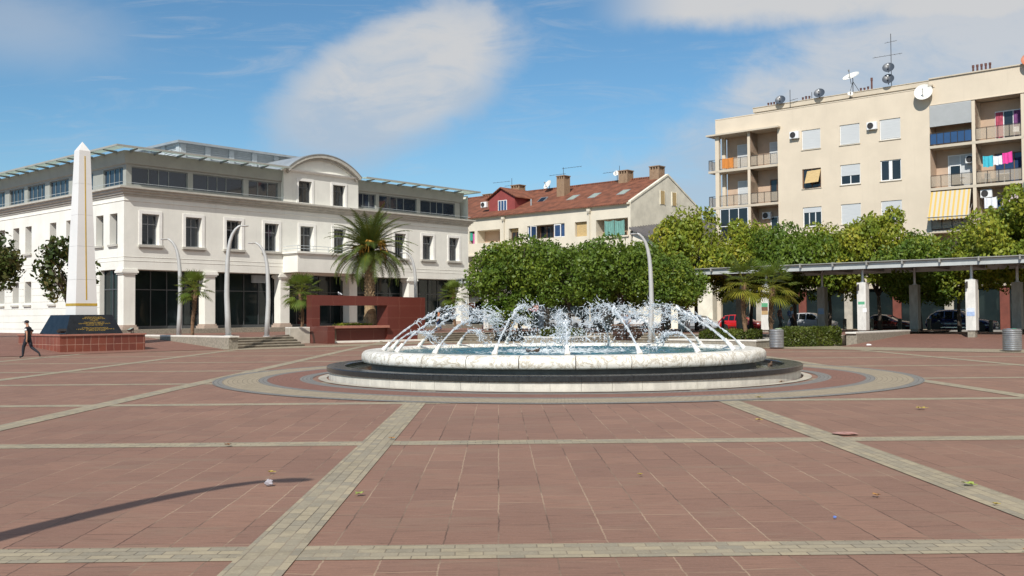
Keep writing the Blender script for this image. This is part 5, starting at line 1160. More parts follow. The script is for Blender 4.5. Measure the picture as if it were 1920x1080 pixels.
# ------------------------------------------------------------------ obelisk monument
M['redgr'] = bricks('red_granite_tiles', (.235, .068, .042), (.14, .042, .034), (.50, .34, .26), .415, .47, .011, rough=.35, objc=True, plane='xz', var=.35, off=0, bump=.05)
M['redcop'] = mat('red_granite_coping', (.33, .14, .10), .45, .12, 3)
M['obel'] = mat('white_obelisk_marble', (.72, .71, .69), .4, .03, .8, fine=.03); M['gold'] = mat('gold_inlay', (.62, .40, .06), .35, .1, 4, metal=.4)
M['blackpol'] = mat('black_polished_slab', (.010, .013, .017), .16, .3, 3, spec=.35)
ob = thing('obelisk_monument', 'tall white obelisk with gold line on a black sloped base above a red granite plinth', 'monument', UV(50.3, 22.6), ROT_V)
b = MB(); b.box(0, 4.6, 0, 5.0, -.05, .9); b.build('plinth', M['redgr'], ob); b = MB(); b.box(-.06, 4.66, -.06, 5.06, .902, .985); b.build('plinth_coping', M['redcop'], ob, bevel=.01)
cx, cy = 2.25, 2.45
b = MB(); b.taper(cx-1.56, cx+1.56, cy-1.56, cy+1.56, .987, cx-1.15, cx+1.15, cy-1.15, cy+1.15, 2.0); bb = b.build('black_base', M['blackpol'], ob, bevel=.008)
w0, w1, zt0, zt1 = .60, .30, 2.002, 10.9
b = MB(); wq = lambda z: w0+(w1-w0)*(z-zt0)/(zt1-zt0); jz = [zt0, 3.9, 5.7, 7.4, 9.1, zt1]
for za, zb_ in zip(jz[:-1], jz[1:]): p_, r_q = wq(za), wq(zb_-.008 if zb_ < zt1 else zb_); b.taper(cx-p_, cx+p_, cy-p_, cy+p_, za, cx-r_q, cx+r_q, cy-r_q, cy+r_q, zb_-.008 if zb_ < zt1 else zb_)
b.mesh([(cx-w1, cy-w1, zt1), (cx+w1, cy-w1, zt1), (cx+w1, cy+w1, zt1), (cx-w1, cy+w1, zt1), (cx, cy, 11.42)], [(0, 1, 4), (1, 2, 4), (2, 3, 4), (3, 0, 4)]); sh = b.build('shaft', M['obel'], ob)
wz = lambda z: w0+(w1-w0)*(z-zt0)/(zt1-zt0)
b = MB(); z0, z1 = 2.48, 2.62; a_, c_ = wz(z0)+.012, wz(z1)+.012; b.taper(cx-a_, cx+a_, cy-a_, cy+a_, z0, cx-c_, cx+c_, cy-c_, cy+c_, z1); b.build('gold_band', M['gold'], sh)
b = MB()
for q in (0, 1):
    y0, y1 = cy-wz(2.8)-.008, cy-wz(10.6)-.008
    b.mesh([(cx-.035, y0, 2.8), (cx+.035, y0, 2.8), (cx+.03, y1, 10.6), (cx-.03, y1, 10.6), (cx-.035, y0+.012, 2.8), (cx+.035, y0+.012, 2.8), (cx+.03, y1+.012, 10.6), (cx-.03, y1+.012, 10.6)], [(0, 1, 2, 3), (0, 4, 5, 1), (1, 5, 6, 2), (3, 2, 6, 7), (0, 3, 7, 4)]); break
b.build('gold_line', M['gold'], sh)
b = MB(); rg = random.Random(12); lean = .41/1.013
for zc_, wd in ((1.87, .95), (1.80, 1.22), (1.725, .42), (1.665, .06), (1.60, 1.1), (1.53, 1.72), (1.455, .92), (1.31, 1.42), (1.24, 2.05), (1.17, 1.0)):
    x = cx-wd/2+.08
    while x < cx+wd/2+.08:
        w = rg.uniform(.018, .034); h = .046
        yq = cy-1.56+lean*(zc_-.987)-.004; f = rg.random()
        def bit(x0, x1, za, zb_): b.mesh([(x0, yq+lean*(za-zc_), za), (x1, yq+lean*(za-zc_), za), (x1, yq+lean*(zb_-zc_), zb_), (x0, yq+lean*(zb_-zc_), zb_)], [(0, 1, 2, 3)])
        bit(x, x+.009, zc_-h/2, zc_+h/2)
        if f < .5: bit(x+.010, x+w, zc_+h/2-.011, zc_+h/2)
        if .3 < f < .8: bit(x+.010, x+w, zc_-h/2, zc_-h/2+.011)
        if f > .6: bit(x+w-.009, x+w, zc_-h/2+.012, zc_+h/2-.012)
        x += w+(.016 if rg.random() < .84 else .05)
b.build('inscription', M['gold'], bb)
def flood(label, x, y, rz):
    t = thing('floodlight', label, 'floodlight', ob.matrix_basis @ Vector((x, y, .987)), ob.rotation_euler[2]+rz, 'floodlights on the plinth')
    b = MB(); b.box(-.17, .17, -.05, .05, .0, .03); b.tube([(-.15, 0, .03), (-.17, 0, .2)], .015, 5); b.tube([(.15, 0, .03), (.17, 0, .2)], .015, 5); b.build('bracket', M['iron'], t)
    b = MB(); b.taper(-.19, .19, -.10, .10, .14, -.22, .22, -.13, .13, .27); b.move(Matrix.Rotation(-.5, 4, 'X')); b.build('lamp_housing', M['iron'], t); b = MB(); b.box(-.2, .2, -.11, .11, .271, .28); b.move(Matrix.Rotation(-.5, 4, 'X')); b.build('glass_front', M['canopy_glass'], t)
flood('floodlight on the left front of the plinth, before the black base', .35, .45, .2); flood('floodlight tilted on the right front corner of the plinth', 4.25, .7, 1.4); flood('floodlight on the far left corner of the plinth behind the policeman', .3, 4.6, -1.2)

# ------------------------------------------------------------------ red granite wall with an opening
M['rwall'] = bricks('brown_red_granite_panels', (.13, .034, .025), (.105, .029, .022), (.28, .14, .10), 1.75, .86, .008, rough=.3, objc=True, plane='xz', var=.15, off=0, bump=.03)
rw = thing('granite_wall', 'long red granite wall with a wide rectangular opening in front of the date palm', 'wall', (-12.8, 68.0, 0), R_(34))
Wl, th_ = 8.93, .95
b = MB(); ox0, ox1, oz0, oz1 = .58, 5.81, 1.18, 2.6; zl, zr = 3.32, 3.18; zt_ = lambda x: zl+(zr-zl)*x/Wl
b.yprism([(0, -.05), (.58, -.05), (.58, zt_(.58)), (0, zl)], 0, th_); b.yprism([(.58, oz1), (5.81, oz1), (5.81, zt_(5.81)), (.58, zt_(.58))], 0, th_)
b.mesh([(5.81, 0, -.05), (Wl, 0, -.05), (Wl, 0, zr), (5.81, 0, zt_(5.81)), (5.45, th_, -.05), (Wl, th_, -.05), (Wl, th_, zr), (5.45, th_, zt_(5.81))], [(0, 1, 2, 3), (7, 6, 5, 4), (1, 5, 6, 2), (3, 2, 6, 7), (0, 3, 7, 4)])
b.yprism([(.58, -.05), (5.81, -.05), (5.81, 1.0), (.58, 1.0)], .25, th_); b.build('wall_body', M['rwall'], rw, bevel=.006)
b = MB(); b.box(-.02, .5, -2.6, -.002, -.05, 1.16); b.build('side_block', M['rwall'], rw, bevel=.006)
b = MB(); b.box(.58, 5.80, -.35, .95, 1.0, 1.17); b.build('ledge', M['redcop'], rw, bevel=.01)
b = MB(); b.box(.6, 1.9, .18, .245, .02, .98); b.build('stained_spillway', mat('lime_stained_stone', (.12, .085, .055), .6, .5, 3, stretch=(4, 4, .4), streak=.6), rw)
b = MB(); b.box(.55, 9.6, -.75, -.3, -.02, .13); b.box(.55, 9.2, -.3, .24, -.02, .05); b.build('marble_kerb', M['marble_cap'], rw, bevel=.015)
t = thing('raised_bed', 'raised planting bed behind the opening of the red granite wall', 'planter', (-12.8, 68.0, 0), R_(34)); b = MB(); b.box(1.6, 5.3, .96, 5.2, .3, 1.1); b.build('bed_wall', M['concrete'], t); b = MB(); b.box(1.65, 5.25, 1.0, 5.15, 1.1, 1.16); b.build('soil', M['soil'], t)
n = 900; P = np.stack([rng.uniform(3.4, 5.2, n), rng.uniform(1.05, 4, n), rng.uniform(1.15, 1.3, n)], 1); V = leaf_cloud(rng, P, np.tile([0, -.6, .3], (n, 1)), .2, .7, .3)
o = bpy.data.objects.new('grass', quads_mesh('grass', V, M['leaf_y'], rng.random(n)*.7)); COL.objects.link(o); o.location = t.location; o.rotation_euler = t.rotation_euler; tag(o, 'bright grass growing in the bed behind the red wall opening', 'grass', None, 'stuff')
def bird(name, label, cat, loc, rz, s, c1, c2, group):
    t = thing(name, label, cat, loc, rz, group); b = MB(); b.ball((0, 0, .11), .085, 10, 8, (1.75, 1, 1)); b.ball((.14, 0, .22), .045, 8, 6); b.tube([(.09, 0, .15), (.14, 0, .21)], [.05, .035], 8); b.tube([(-.1, 0, .11), (-.28, 0, .07)], [.05, .03], 6); b.tube([(.175, 0, .22), (.215, 0, .21)], [.014, .003], 5); b.build('body', c1, t, smooth=True)
    b = MB()
    for sg in (-1, 1): b.ball((-.03, sg*.07, .125), .07, 8, 6, (1.8, .3, .75))
    b.build('wing', c2, t, smooth=True); b = MB()
    for sg in (-.03, .03): b.tube([(0, sg, 0), (0, sg, .06)], .008, 4)
    b.build('leg', mat('bird_leg', (.3, .1, .06), .7, .1, 3), t); t.scale = (s, s, s); return t
pgn = mat('pale_pigeon_feathers', (.5, .5, .52), .8, .2, 9); pgd = mat('dark_pigeon_feathers', (.09, .09, .10), .8, .25, 9); dk = mat('brown_bird_feathers', (.09, .055, .035), .85, .3, 9)
bird('pigeon', 'pale pigeon perched on top of the red granite wall', 'pigeon', rw.matrix_basis @ Vector((2.25, .4, zt_(2.25))), 2.3, 1.1, pgn, pgd, 'birds')
bird('bird', 'brown bird standing in the splashing water behind the front jet', 'bird', (1.1, 28.4, .72), 0, .55, dk, dk, 'birds'); bird('bird', 'small brown bird beside the other bird in the fountain water', 'bird', (.85, 28.5, .72), 2.6, .5, dk, pgd, 'birds')
bird('bird', 'dark bird in the trough at the right end of the fountain', 'bird', (FC[0]+6.1, FC[1]-.9, .21), 1.0, .7, dk, dk, 'birds')
# ------------------------------------------------------------------ street lamps, bins, bollards
M['lamp'] = mat('grey_painted_lamp_post', (.46, .46, .45), .5, .06, 2, streak=.15, metal=.15)
def lamp(label, x, y, z, h, rz, s=1.0):
    t = thing('street_lamp', label, 'street lamp', (x, y, z), rz, 'curved street lamps'); k = h/6.5
    rs_ = s; p = [(0, 0), (.05, 1.2), (.10, 2.4), (.085, 3.6), (.05, 4.55), (0, 5.1), (-.09, 5.6), (-.22, 6.0), (-.40, 6.3), (-.58, 6.47), (-.72, 6.53)]; r = [.165, .155, .145, .132, .12, .112, .102, .092, .08, .066, .05]; r = [q*rs_ for q in r]
    b = MB(); b.tube([(a, 0, c*k) for a, c in p], r, 14); b.build('post', M['lamp'], t, smooth=True)
    b = MB(); b.lathe([(.24, 0), (.24, .03), (.18, .05)], 16); b.box(.04, .18, -.07, .07, .45, 1.0); b.build('base_collar', M['lamp'], t)
    b = MB(); b.ball((-.92, 0, 6.5*k), .25, 12, 6, (1, .62, .16)); b.build('lamp_head', M['lamp'], t, smooth=True); b = MB(); b.ball((-.94, 0, 6.475*k), .2, 12, 5, (1, .6, .13)); b.build('lens', M['white_pvc'], t, smooth=True); return t
lamp('curved grey lamp bending left in front of the first shopfront bay', *UV(58.4, 33.9), 6.3, .1) if False else None
def LP(label, u_, v_, z, h, rz): q = UV(u_, v_); lamp(label, q.x, q.y, z, h, rz)
LP('curved grey lamp bending left, nearest the left corner column of the white building', 58.4, 33.9, T, 6.3, .1); LP('curved grey lamp bending right, standing on the low wall beside the steps', 49.1, 31.6, .76, 6.25, R_(178)); LP('curved grey lamp bending left, at the top of the left stone steps', 52.3, 36.4, T, 5.85, .1)
LP('tall curved grey lamp behind the fountain in front of the dark trees', 31.8, 48.5, 0, 6.5, .1); LP('curved grey lamp mostly hidden behind the date palm and red wall', 58, 54.4, T, 6.3, .1)
lamp('curved lamp outside the left of the photo whose shadow crosses the paving', -5.62, 3.62, 0, 6.5, R_(192), 1.15)
M['ribbed'] = mat('ribbed_steel_bin', (.33, .33, .33), .38, .15, 3, metal=.6)
def bin_(label, x, y, h, r):
    t = thing('litter_bin', label, 'litter bin', (x, y, 0), .3, 'round ribbed litter bins'); pr = [(r*.9, .04)]; n = 11
    for k in range(n): z = .06+(h-.1)*k/n; dz = (h-.1)/n; pr += [(r*.93, z), (r, z+dz*.12), (r*1.01, z+dz*.5), (r, z+dz*.8), (r*.93, z+dz*.9)]
    pr += [(r*.95, h), (r*.88, h), (r*.86, .3), (.01, .3)]; b = MB(); b.lathe(pr, 40); b.build('drum', M['ribbed'], t)
    b = MB(); b.lathe([(r*.8, -.02), (r*.85, .05), (.01, .05)], 24); b.build('foot_ring', M['iron'], t); return t
b1 = bin_('ribbed steel litter bin at the left end of the square hedge', 14.35, 50.8, 1.0, .37); b2 = bin_('ribbed steel litter bin with blue and green bags, at the right edge of the photo', 23.3, 44.5, 1.04, .40)
for p_, c_, lb in ((b1, (.25, .32, .2), 'pale green bag'), (b2, (.03, .28, .16), 'green bag'), (b2, (.12, .25, .36), 'blue bag')):
    dx = .12 if 'blue' not in lb else -.15; b = MB(); b.ball((dx, 0, 1.0), .2, 9, 6, (1, 1, .28)); b.build('bin_bag', mat('plastic_bag', c_, .4, .2, 8), p_, smooth=True)
for i in range(13):
    q = UV(18.2+2.02*i-.7, 71.2); z = .47 if 17.5+2.02*i < 21.6 else T-.01; t = thing('bollard', 'dark round bollard on the kerb, number '+str(i) if False else ['dark bollard right of the blue car front wheel', 'dark bollard before the blue car front door', 'dark bollard beside the blue car rear wheel', 'dark bollard behind the blue car bumper', 'dark bollard before the dark red car bonnet', 'dark bollard before the dark red car door', 'dark bollard behind the dark red car', 'dark bollard before the nose of the silver hatchback', 'dark bollard before the silver hatchback door', 'dark bollard behind the walking couple', 'dark bollard before the red car front wheel', 'dark bollard before the red car door', 'dark bollard behind the red car'][i], 'bollard', q+Vector((0, 0, z)), 0, 'bollards along the kerb')
    b = MB(); b.lathe([(.13, -.02), (.13, .68), (.145, .69), (.145, .74), (.11, .8), (.01, .82)], 14); b.build('post', mat('dark_green_bollard', (.07, .085, .07), .6, .15, 4) if i == 0 else bpy.data.materials['dark_green_bollard'], t, smooth=False)
t = thing('slatted_bench', 'dark brown slatted bench block behind the fountain, right of the tall lamp', 'bench', UV(36.2, 52.6, .0), ROT_U)
b = MB()
for k in range(7): b.box(-.9, .9, -.4, .4, .06+k*.15, .17+k*.15)
b.build('slatted_body', mat('dark_brown_slats', (.045, .022, .014), .6, .25, 4), t); b = MB(); b.box(-.97, .97, -.46, .46, 1.115, 1.18); b.build('seat_top', M['wood'], t)

# ------------------------------------------------------------------ cars
M['tyre'] = mat('tyre_rubber', (.018, .018, .018), .85, .2, 6); M['alloy'] = mat('alloy_rim', (.55, .56, .57), .3, .05, 3, metal=.7); M['carglass'] = glass_mat('car_glass', (.012, .015, .018), .04, .6)
M['chrome'] = mat('chrome_trim', (.62, .62, .62), .2, .05, 2, metal=.8); M['headlight'] = mat('headlight_glass', (.62, .66, .70), .1, .1, 4, spec=.8); M['tail'] = mat('red_tail_light', (.35, .01, .01), .2, .1, 3); M['blacktrim'] = mat('black_plastic_trim', (.02, .02, .02), .5, .1, 4); M['plate'] = mat('number_plate', (.65, .66, .68), .5, .05, 2)
CAR = {   # length, width, stations: x from the nose, underside z, shoulder z, top z, shoulder half width factor, top half width factor ; glass from station index to index
 'suv': (4.75, 1.9, [(0, .42, .62, .70, .72, .6), (.12, .30, .74, .84, .90, .74), (.55, .27, .86, .98, .98, .84), (1.25, .27, .95, 1.07, 1.0, .86), (1.95, .27, 1.02, 1.42, 1.0, .74), (2.2, .27, 1.03, 1.60, 1.0, .72), (2.75, .27, 1.04, 1.70, 1.0, .71), (3.35, .27, 1.05, 1.70, 1.0, .70), (3.95, .28, 1.06, 1.64, .99, .69), (4.4, .33, 1.06, 1.42, .95, .69), (4.66, .4, .98, 1.06, .9, .74), (4.75, .48, .86, .90, .82, .68)], 3, 9, .37, (.92, 3.82)),
 'hatch': (3.95, 1.68, [(0, .40, .52, .60, .70, .6), (.10, .28, .64, .74, .88, .74), (.5, .24, .78, .88, .97, .82), (1.05, .22, .88, .98, 1.0, .84), (1.6, .22, .93, 1.27, 1.0, .74), (1.85, .22, .94, 1.40, 1.0, .72), (2.3, .22, .95, 1.475, 1.0, .71), (2.85, .22, .96, 1.47, 1.0, .70), (3.35, .23, .97, 1.40, .98, .68), (3.68, .28, .97, 1.20, .94, .68), (3.86, .36, .88, .98, .89, .72), (3.95, .44, .76, .80, .80, .66)], 3, 9, .31, (.78, 3.2)),
 'tall': (3.75, 1.72, [(0, .42, .58, .66, .72, .6), (.10, .30, .72, .84, .90, .74), (.45, .24, .86, .98, .97, .82), (.85, .24, .95, 1.08, 1.0, .84), (1.35, .24, 1.0, 1.38, 1.0, .74), (1.65, .24, 1.01, 1.53, 1.0, .72), (2.15, .24, 1.02, 1.59, 1.0, .71), (2.75, .24, 1.03, 1.58, 1.0, .70), (3.25, .25, 1.04, 1.52, .98, .69), (3.55, .30, 1.04, 1.32, .94, .69), (3.68, .38, .94, 1.06, .89, .72), (3.75, .46, .82, .86, .82, .68)], 3, 9, .30, (.72, 3.1)),
 'saloon': (4.35, 1.74, [(0, .40, .52, .60, .72, .6), (.10, .28, .64, .74, .90, .74), (.55, .22, .78, .88, .98, .82), (1.3, .22, .86, .96, 1.0, .84), (1.9, .22, .90, 1.25, 1.0, .74), (2.15, .22, .91, 1.36, 1.0, .72), (2.6, .22, .92, 1.42, 1.0, .71), (3.1, .22, .93, 1.38, 1.0, .70), (3.5, .23, .94, 1.16, .99, .70), (3.72, .26, .94, 1.02, .97, .76), (4.25, .36, .90, .98, .9, .74), (4.35, .44, .78, .82, .82, .68)], 3, 9, .30, (.86, 3.5))}
def car(kind, label, u_, v_, paint, rz=0.0, group='cars parked along the street'):
    L, Wd, st, g0, g1, wr, ax = CAR[kind]; t = thing('parked_car', label, 'car', UV(u_, v_, STREET), ROT_U+rz, group)
    # local x forward (right in the photo), nose at +L/2
    hw = Wd/2; rows = []
    for (x, zu, zs, zt, fs, ft_) in st:
        X = L/2-x; w = hw*fs; wt = hw*ft_; lo = zu+(zs-zu)*.45
        half = [(0, zu), (w*.86, zu), (w*.965, zu+.05), (w, lo), (w*.985, zs-.05), (w*.95, zs), (wt+(.02 if zt-zs < .2 else .06), zt-.05 if zt-zs > .2 else zt-.03), (wt*.86, zt), (0, zt+.012)]
        rows.append([(X, -y, z) for y, z in half]+[(X, y, z) for y, z in reversed(half[1:-1])])
    k = len(rows[0]); b = MB(); b.v = [p for r in rows for p in r]
    for i in range(len(rows)-1):
        for q in range(k): r = (q+1) % k; b.f.append((i*k+q, i*k+r, (i+1)*k+r, (i+1)*k+q)); b.m.append(0)
    b.f.append(tuple(range(k-1, -1, -1))); b.m.append(0); b.f.append(tuple((len(rows)-1)*k+q for q in range(k))); b.m.append(0)
    pm = mat('car_paint_'+label.split()[0], paint, .22, .04, 1, spec=.5, coat=.8); bo = b.build('body', pm, t, smooth=True)
    V3 = lambda i, q: Vector(rows[i][q])
    g = MB()
    def pane(pts, off): c = sum(pts, Vector())/len(pts); n = (pts[1]-pts[0]).cross(pts[2]-pts[0]).normalized(); n = n if n.dot(c-Vector((c.x*.6, 0, .6))) > 0 else -n; g.face([c+(p-c)*.9+n*off for p in pts])
    ws = [(g0, g1)]
    for sd in (0, 1):
        q5, q6 = (5, 6) if sd == 0 else (k-5, k-6)
        segs = [[4, 5, 6], [6, 7], [7, 8, 9]] if kind != 'saloon' else [[4, 5, 6], [6, 7], [7, 8]]
        for sg in segs:
            bot = [V3(i, q5) for i in sg]; top = [V3(i, q6) for i in sg]
            if sg[0] == 4: bot[0] = bot[0]*.35+V3(3, q5)*.65; 
            if sg[-1] == 9: bot[-1] = bot[-1]*.75+V3(8, q5)*.25
            c = (sum(bot, Vector())+sum(top, Vector()))/(2*len(sg)); nrm = Vector((0, -1 if sd == 0 else 1, .25)).normalized()
            g.face([c+(p-c)*.90+nrm*.014 for p in bot+top[::-1]])
    for i0, i1 in ((3, 5), (8, 10)):
        a, c_ = rows[i0], rows[i1]
        ql = [Vector(a[7])*.5+Vector(a[5])*.5 if i0 == 3 else Vector(a[7]), Vector(a[k-7])*.5+Vector(a[k-5])*.5 if i0 == 3 else Vector(a[k-7]), Vector(c_[k-7]), Vector(c_[7])]
        mid = rows[i0+1]; c = sum(ql, Vector())/4; nrm = Vector((1 if i0 == 3 else -1, 0, 1)).normalized()
        f1 = [ql[0], ql[1], Vector(mid[k-7]), Vector(mid[7])]; f2 = [Vector(mid[7]), Vector(mid[k-7]), ql[2], ql[3]]
        for f in (f1, f2): g.face([c+(p-c)*.93+nrm*.016 for p in f])
    g.build('windows', M['carglass'], t)
    for sx in ax:
        for sd in (-1, 1):
            X = L/2-sx; y = sd*(hw-.10); b = MB(); b.lathe([(wr*.62, -.1), (wr*.96, -.1), (wr, -.06), (wr, .06), (wr*.96, .1), (wr*.62, .1)], 22, closed=True); b.move(Matrix.Translation((X, y, wr)) @ Matrix.Rotation(math.pi/2, 4, 'X')); w = b.build('wheel', M['tyre'], t, smooth=True)
            b = MB(); b.lathe([(wr*.64, -.07), (wr*.64, .09), (wr*.58, .095), (wr*.56, .03)], 20); b.lathe([(.001, .06), (wr*.15, .07), (wr*.15, .03)], 10)
            for s in range(5):
                an = 2*math.pi*s/5; c0, s0 = math.cos(an), math.sin(an)
                for da in (-.16, .16): cc, ss = math.cos(an+da), math.sin(an+da); b.tube([(c0*wr*.12, s0*wr*.12, .06), (cc*wr*.6, ss*wr*.6, .075)], .022, 4)
            b.move(Matrix.Translation((X, y, wr)) @ Matrix.Rotation(math.pi/2*(1 if sd < 0 else -1), 4, 'X')); b.build('rim', M['alloy'], w)
            b = MB(); b.lathe([(.001, .0), (wr*1.16, .0)], 24); b.move(Matrix.Translation((X, sd*(hw+.004), wr+.02)) @ Matrix.Rotation(math.pi/2*(1 if sd < 0 else -1), 4, 'X'))
            for q_ in range(len(b.v)): p = b.v[q_]; b.v[q_] = (p[0], p[1], max(p[2], .16))
            b.build('wheel_arch', M['blacktrim'], t)
    for sd in (-1, 1):
        b = MB(); z = st[1][3]-.06; b.ball((L/2-.24, sd*hw*.74, z), .15, 10, 8, (1.2, .62, .52)); b.build('headlight', M['headlight'], t, smooth=True)
        b = MB(); b.ball((-L/2+.12, sd*hw*.78, st[-2][2]-.06), .14, 8, 6, (.5, .6, 1.0)); b.build('tail_light', M['tail'], t, smooth=True)
        b = MB(); X = L/2-st[4][0]+.15; b.ball((X, sd*(hw+.11), st[4][2]+.07), .1, 8, 6, (.7, 1, .75)); b.build('wing_mirror', pm, t, smooth=True)
        b = MB(); zz = st[5][2]-.13
        for X in (L/2-st[6][0]+.22, L/2-st[7][0]-.35): b.box(X-.1, X+.1, sd*hw-.012, sd*hw+.022, zz, zz+.028)
        b.build('door_handle', M['chrome'] if kind == 'suv' else pm, t)
        b = MB(); b.box(-L/2+1.15, L/2-1.3, sd*hw-.02, sd*hw+.012, .40, .47); b.build('side_trim', M['chrome'] if 'blue' in label else M['blacktrim'], t)
    b = MB(); b.box(L/2-.06, L/2+.012, -.5, .5, .44, .56); b.build('grille', M['blacktrim'], t); b = MB(); b.box(L/2+.0125, L/2+.02, -.26, .26, .36, .47); b.build('number_plate', M['plate'], t)
    if kind == 'suv':
        b = MB()
        for sd in (-1, 1): b.tube([(L/2-2.3, sd*hw*.66, 1.66), (L/2-2.4, sd*hw*.66, 1.73), (-L/2+.95, sd*hw*.66, 1.71), (-L/2+.8, sd*hw*.66, 1.63)], .02, 5)
        b.build('roof_rail', M['chrome'], t)
    return t
car('suv', 'blue large four wheel drive with chrome window trim parked behind the right pillars', 23.0, 76.6, (.006, .012, .055)); car('saloon', 'dark red low saloon parked in shade behind the pillar', 28.55, 77.0, (.055, .008, .008)); car('tall', 'silver tall hatchback parked behind the square hedge', 34.6, 76.8, (.42, .43, .44)); car('hatch', 'red hatchback parked behind the first fan palm', 41.2, 77.2, (.50, .012, .012))
car('hatch', 'pale grey car half hidden by the fountain jets, left of the red hatchback', 45.4, 77.5, (.40, .41, .42)); car('suv', 'white estate car seen through the spray behind the fountain', 52.1, 77.4, (.66, .66, .66)); car('suv', 'grey silver off-roader parked behind the two thin tree trunks', 60.0, 77.2, (.30, .31, .32))

# ------------------------------------------------------------------ people
M['skin'] = mat('sunlit_skin', (.42, .22, .14), .6, .08, 6); M['navy'] = mat('navy_uniform', (.012, .014, .022), .85, .2, 8); M['shoe'] = mat('black_shoe', (.012, .012, .012), .4, .1, 6)
def person(label, loc, rz, pose, top, legs, hair, sleeve='short', s=1.0, cap=None):
    """joints in metres, +y is the way the person faces; the body is one skin-modifier surface"""
    t = thing('person', label, 'person', loc, rz); J = dict(pelvis=(0, 0, .96), waist=(0, .01, 1.10), chest=(0, .0, 1.32), neck=(0, .01, 1.47), nape=(0, .03, 1.54), head=(0, .05, 1.64), crown=(0, .04, 1.73))
    J.update(pose); vs = []; ed = []; rad = []; idx = {}
    def add(n, r, par=None, p=None):
        idx[n] = len(vs); vs.append(p or J[n]); rad.append(r)
        if par: ed.append((idx[par], idx[n]))
    add('pelvis', .135); add('waist', .135, 'pelvis'); add('chest', .165, 'waist'); add('neck', .075, 'chest'); add('nape', .055, 'neck'); add('head', .088, 'nape'); add('crown', .075, 'head')
    for sd in ('l', 'r'):
        add('hip'+sd, .11, 'pelvis'); add('knee'+sd, .078, 'hip'+sd); add('calf'+sd, .07, 'knee'+sd, tuple(Vector(J['knee'+sd])*.65+Vector(J['ankle'+sd])*.35)); add('ankle'+sd, .045, 'calf'+sd); add('toe'+sd, .036, 'ankle'+sd)
        add('sh'+sd, .068, 'chest'); add('elb'+sd, .046, 'sh'+sd); add('wr'+sd, .03, 'elb'+sd); e, w = Vector(J['elb'+sd]), Vector(J['wr'+sd]); d = (w-e).normalized(); add('palm'+sd, .035, 'wr'+sd, tuple(w+d*.06))
        o = d.orthogonal().normalized() if abs(d.y) > .9 else (Vector((0, 1, 0))-d*d.y).normalized()
        for q in range(5):
            k = (q-1.5)*.019; ln = (.05, .075, .085, .078, .06)[q]; bs = w+d*(.085 if q else .03)+o*(k if q else .035); cv = d.cross(o)*(.02 if sd == 'l' else -.02)
            add('f%d%s' % (q, sd), .0095, 'palm'+sd, tuple(bs)); add('g%d%s' % (q, sd), .0075, 'f%d%s' % (q, sd), tuple(bs+d*ln+cv*.9+(o*.03 if q == 0 else Vector())))
    me = bpy.data.meshes.new('body'); me.from_pydata(vs, ed, []); o = bpy.data.objects.new('body', me); COL.objects.link(o)
    sk = o.modifiers.new('skin', 'SKIN'); sk.use_smooth_shade = True
    if not me.skin_vertices: me.skin_vertices_add() if hasattr(me, 'skin_vertices_add') else None
    for i, r in enumerate(rad): v = me.skin_vertices[0].data[i]; v.radius = (r, r*(.72 if i in (1, 2) else 1)); v.use_root = i == 0
    sb = o.modifiers.new('sub', 'SUBSURF'); sb.levels = sb.render_levels = 1
    bpy.context.view_layer.update(); m2 = bpy.data.meshes.new_from_object(o.evaluated_get(bpy.context.evaluated_depsgraph_get())); bpy.data.objects.remove(o)
    for m in (M['skin'], top, legs, M['shoe']): m2.materials.append(m)
    A = {n: Vector(q) for n, q in J.items() if isinstance(q, tuple)}; cut = .62 if sleeve == 'short' else .05
    def region(p):
        best = ('', 9); 
        for n0, n1, tg in (('pelvis', 'waist', 't'), ('waist', 'chest', 't'), ('chest', 'neck', 't'), ('neck', 'nape', 's'), ('nape', 'crown', 's'), *[(x+q, y+q, g_) for q in 'lr' for x, y, g_ in (('hip', 'knee', 'l'), ('knee', 'ankle', 'l'), ('ankle', 'toe', 'f'), ('sh', 'elb', 'a'), ('elb', 'wr', 'h'))], *[('chest', 'sh'+q, 't') for q in 'lr'], *[('pelvis', 'hip'+q, 'l') for q in 'lr']):
            a, c = A[n0], A[n1]; d = c-a; f = max(0, min(1.6 if tg == 'h' else 1, (p-a).dot(d)/max(d.length_squared, 1e-9))); ds = (p-(a+d*f)).length
            if ds < best[1]: best = (tg, ds, f)
        tg, _, f = best
        if tg == 'a': return 1 if sleeve == 'long' or f < cut else 0
        if tg == 'h': return 1 if sleeve == 'long' and f < 1 else 0
        return {'t': 1, 's': 0, 'l': 2, 'f': 3}[tg]
    for p in m2.polygons: p.material_index = region(p.center); p.use_smooth = True
    bo = bpy.data.objects.new('body', m2); COL.objects.link(bo); bo.parent = t
    hd = Vector(J['head']); f = (Vector(J.get('look', (0, 1, 0)))).normalized(); sd = f.cross(Vector((0, 0, 1)))
    b = MB(); b.ball(hd+f*.098+Vector((0, 0, -.005)), .017, 8, 6, (1, 1.1, 1.4)); b.ball(hd+sd*.088, .03, 8, 6, (.5, .6, 1)); b.ball(hd-sd*.088, .03, 8, 6, (.5, .6, 1)); b.build('nose_and_ears', M['skin'], bo, smooth=True)
    b = MB()
    for q in (-1, 1): b.ball(hd+f*.085+sd*.034*q+Vector((0, 0, .025)), .012, 6, 5)
    b.box(hd.x+f.x*.09-.02, hd.x+f.x*.09+.02, hd.y+f.y*.09-.006, hd.y+f.y*.09+.006, hd.z-.055, hd.z-.047); b.build('eyes_and_mouth', mat('dark_eyes', (.05, .025, .02), .4, .1, 5), bo, smooth=True)
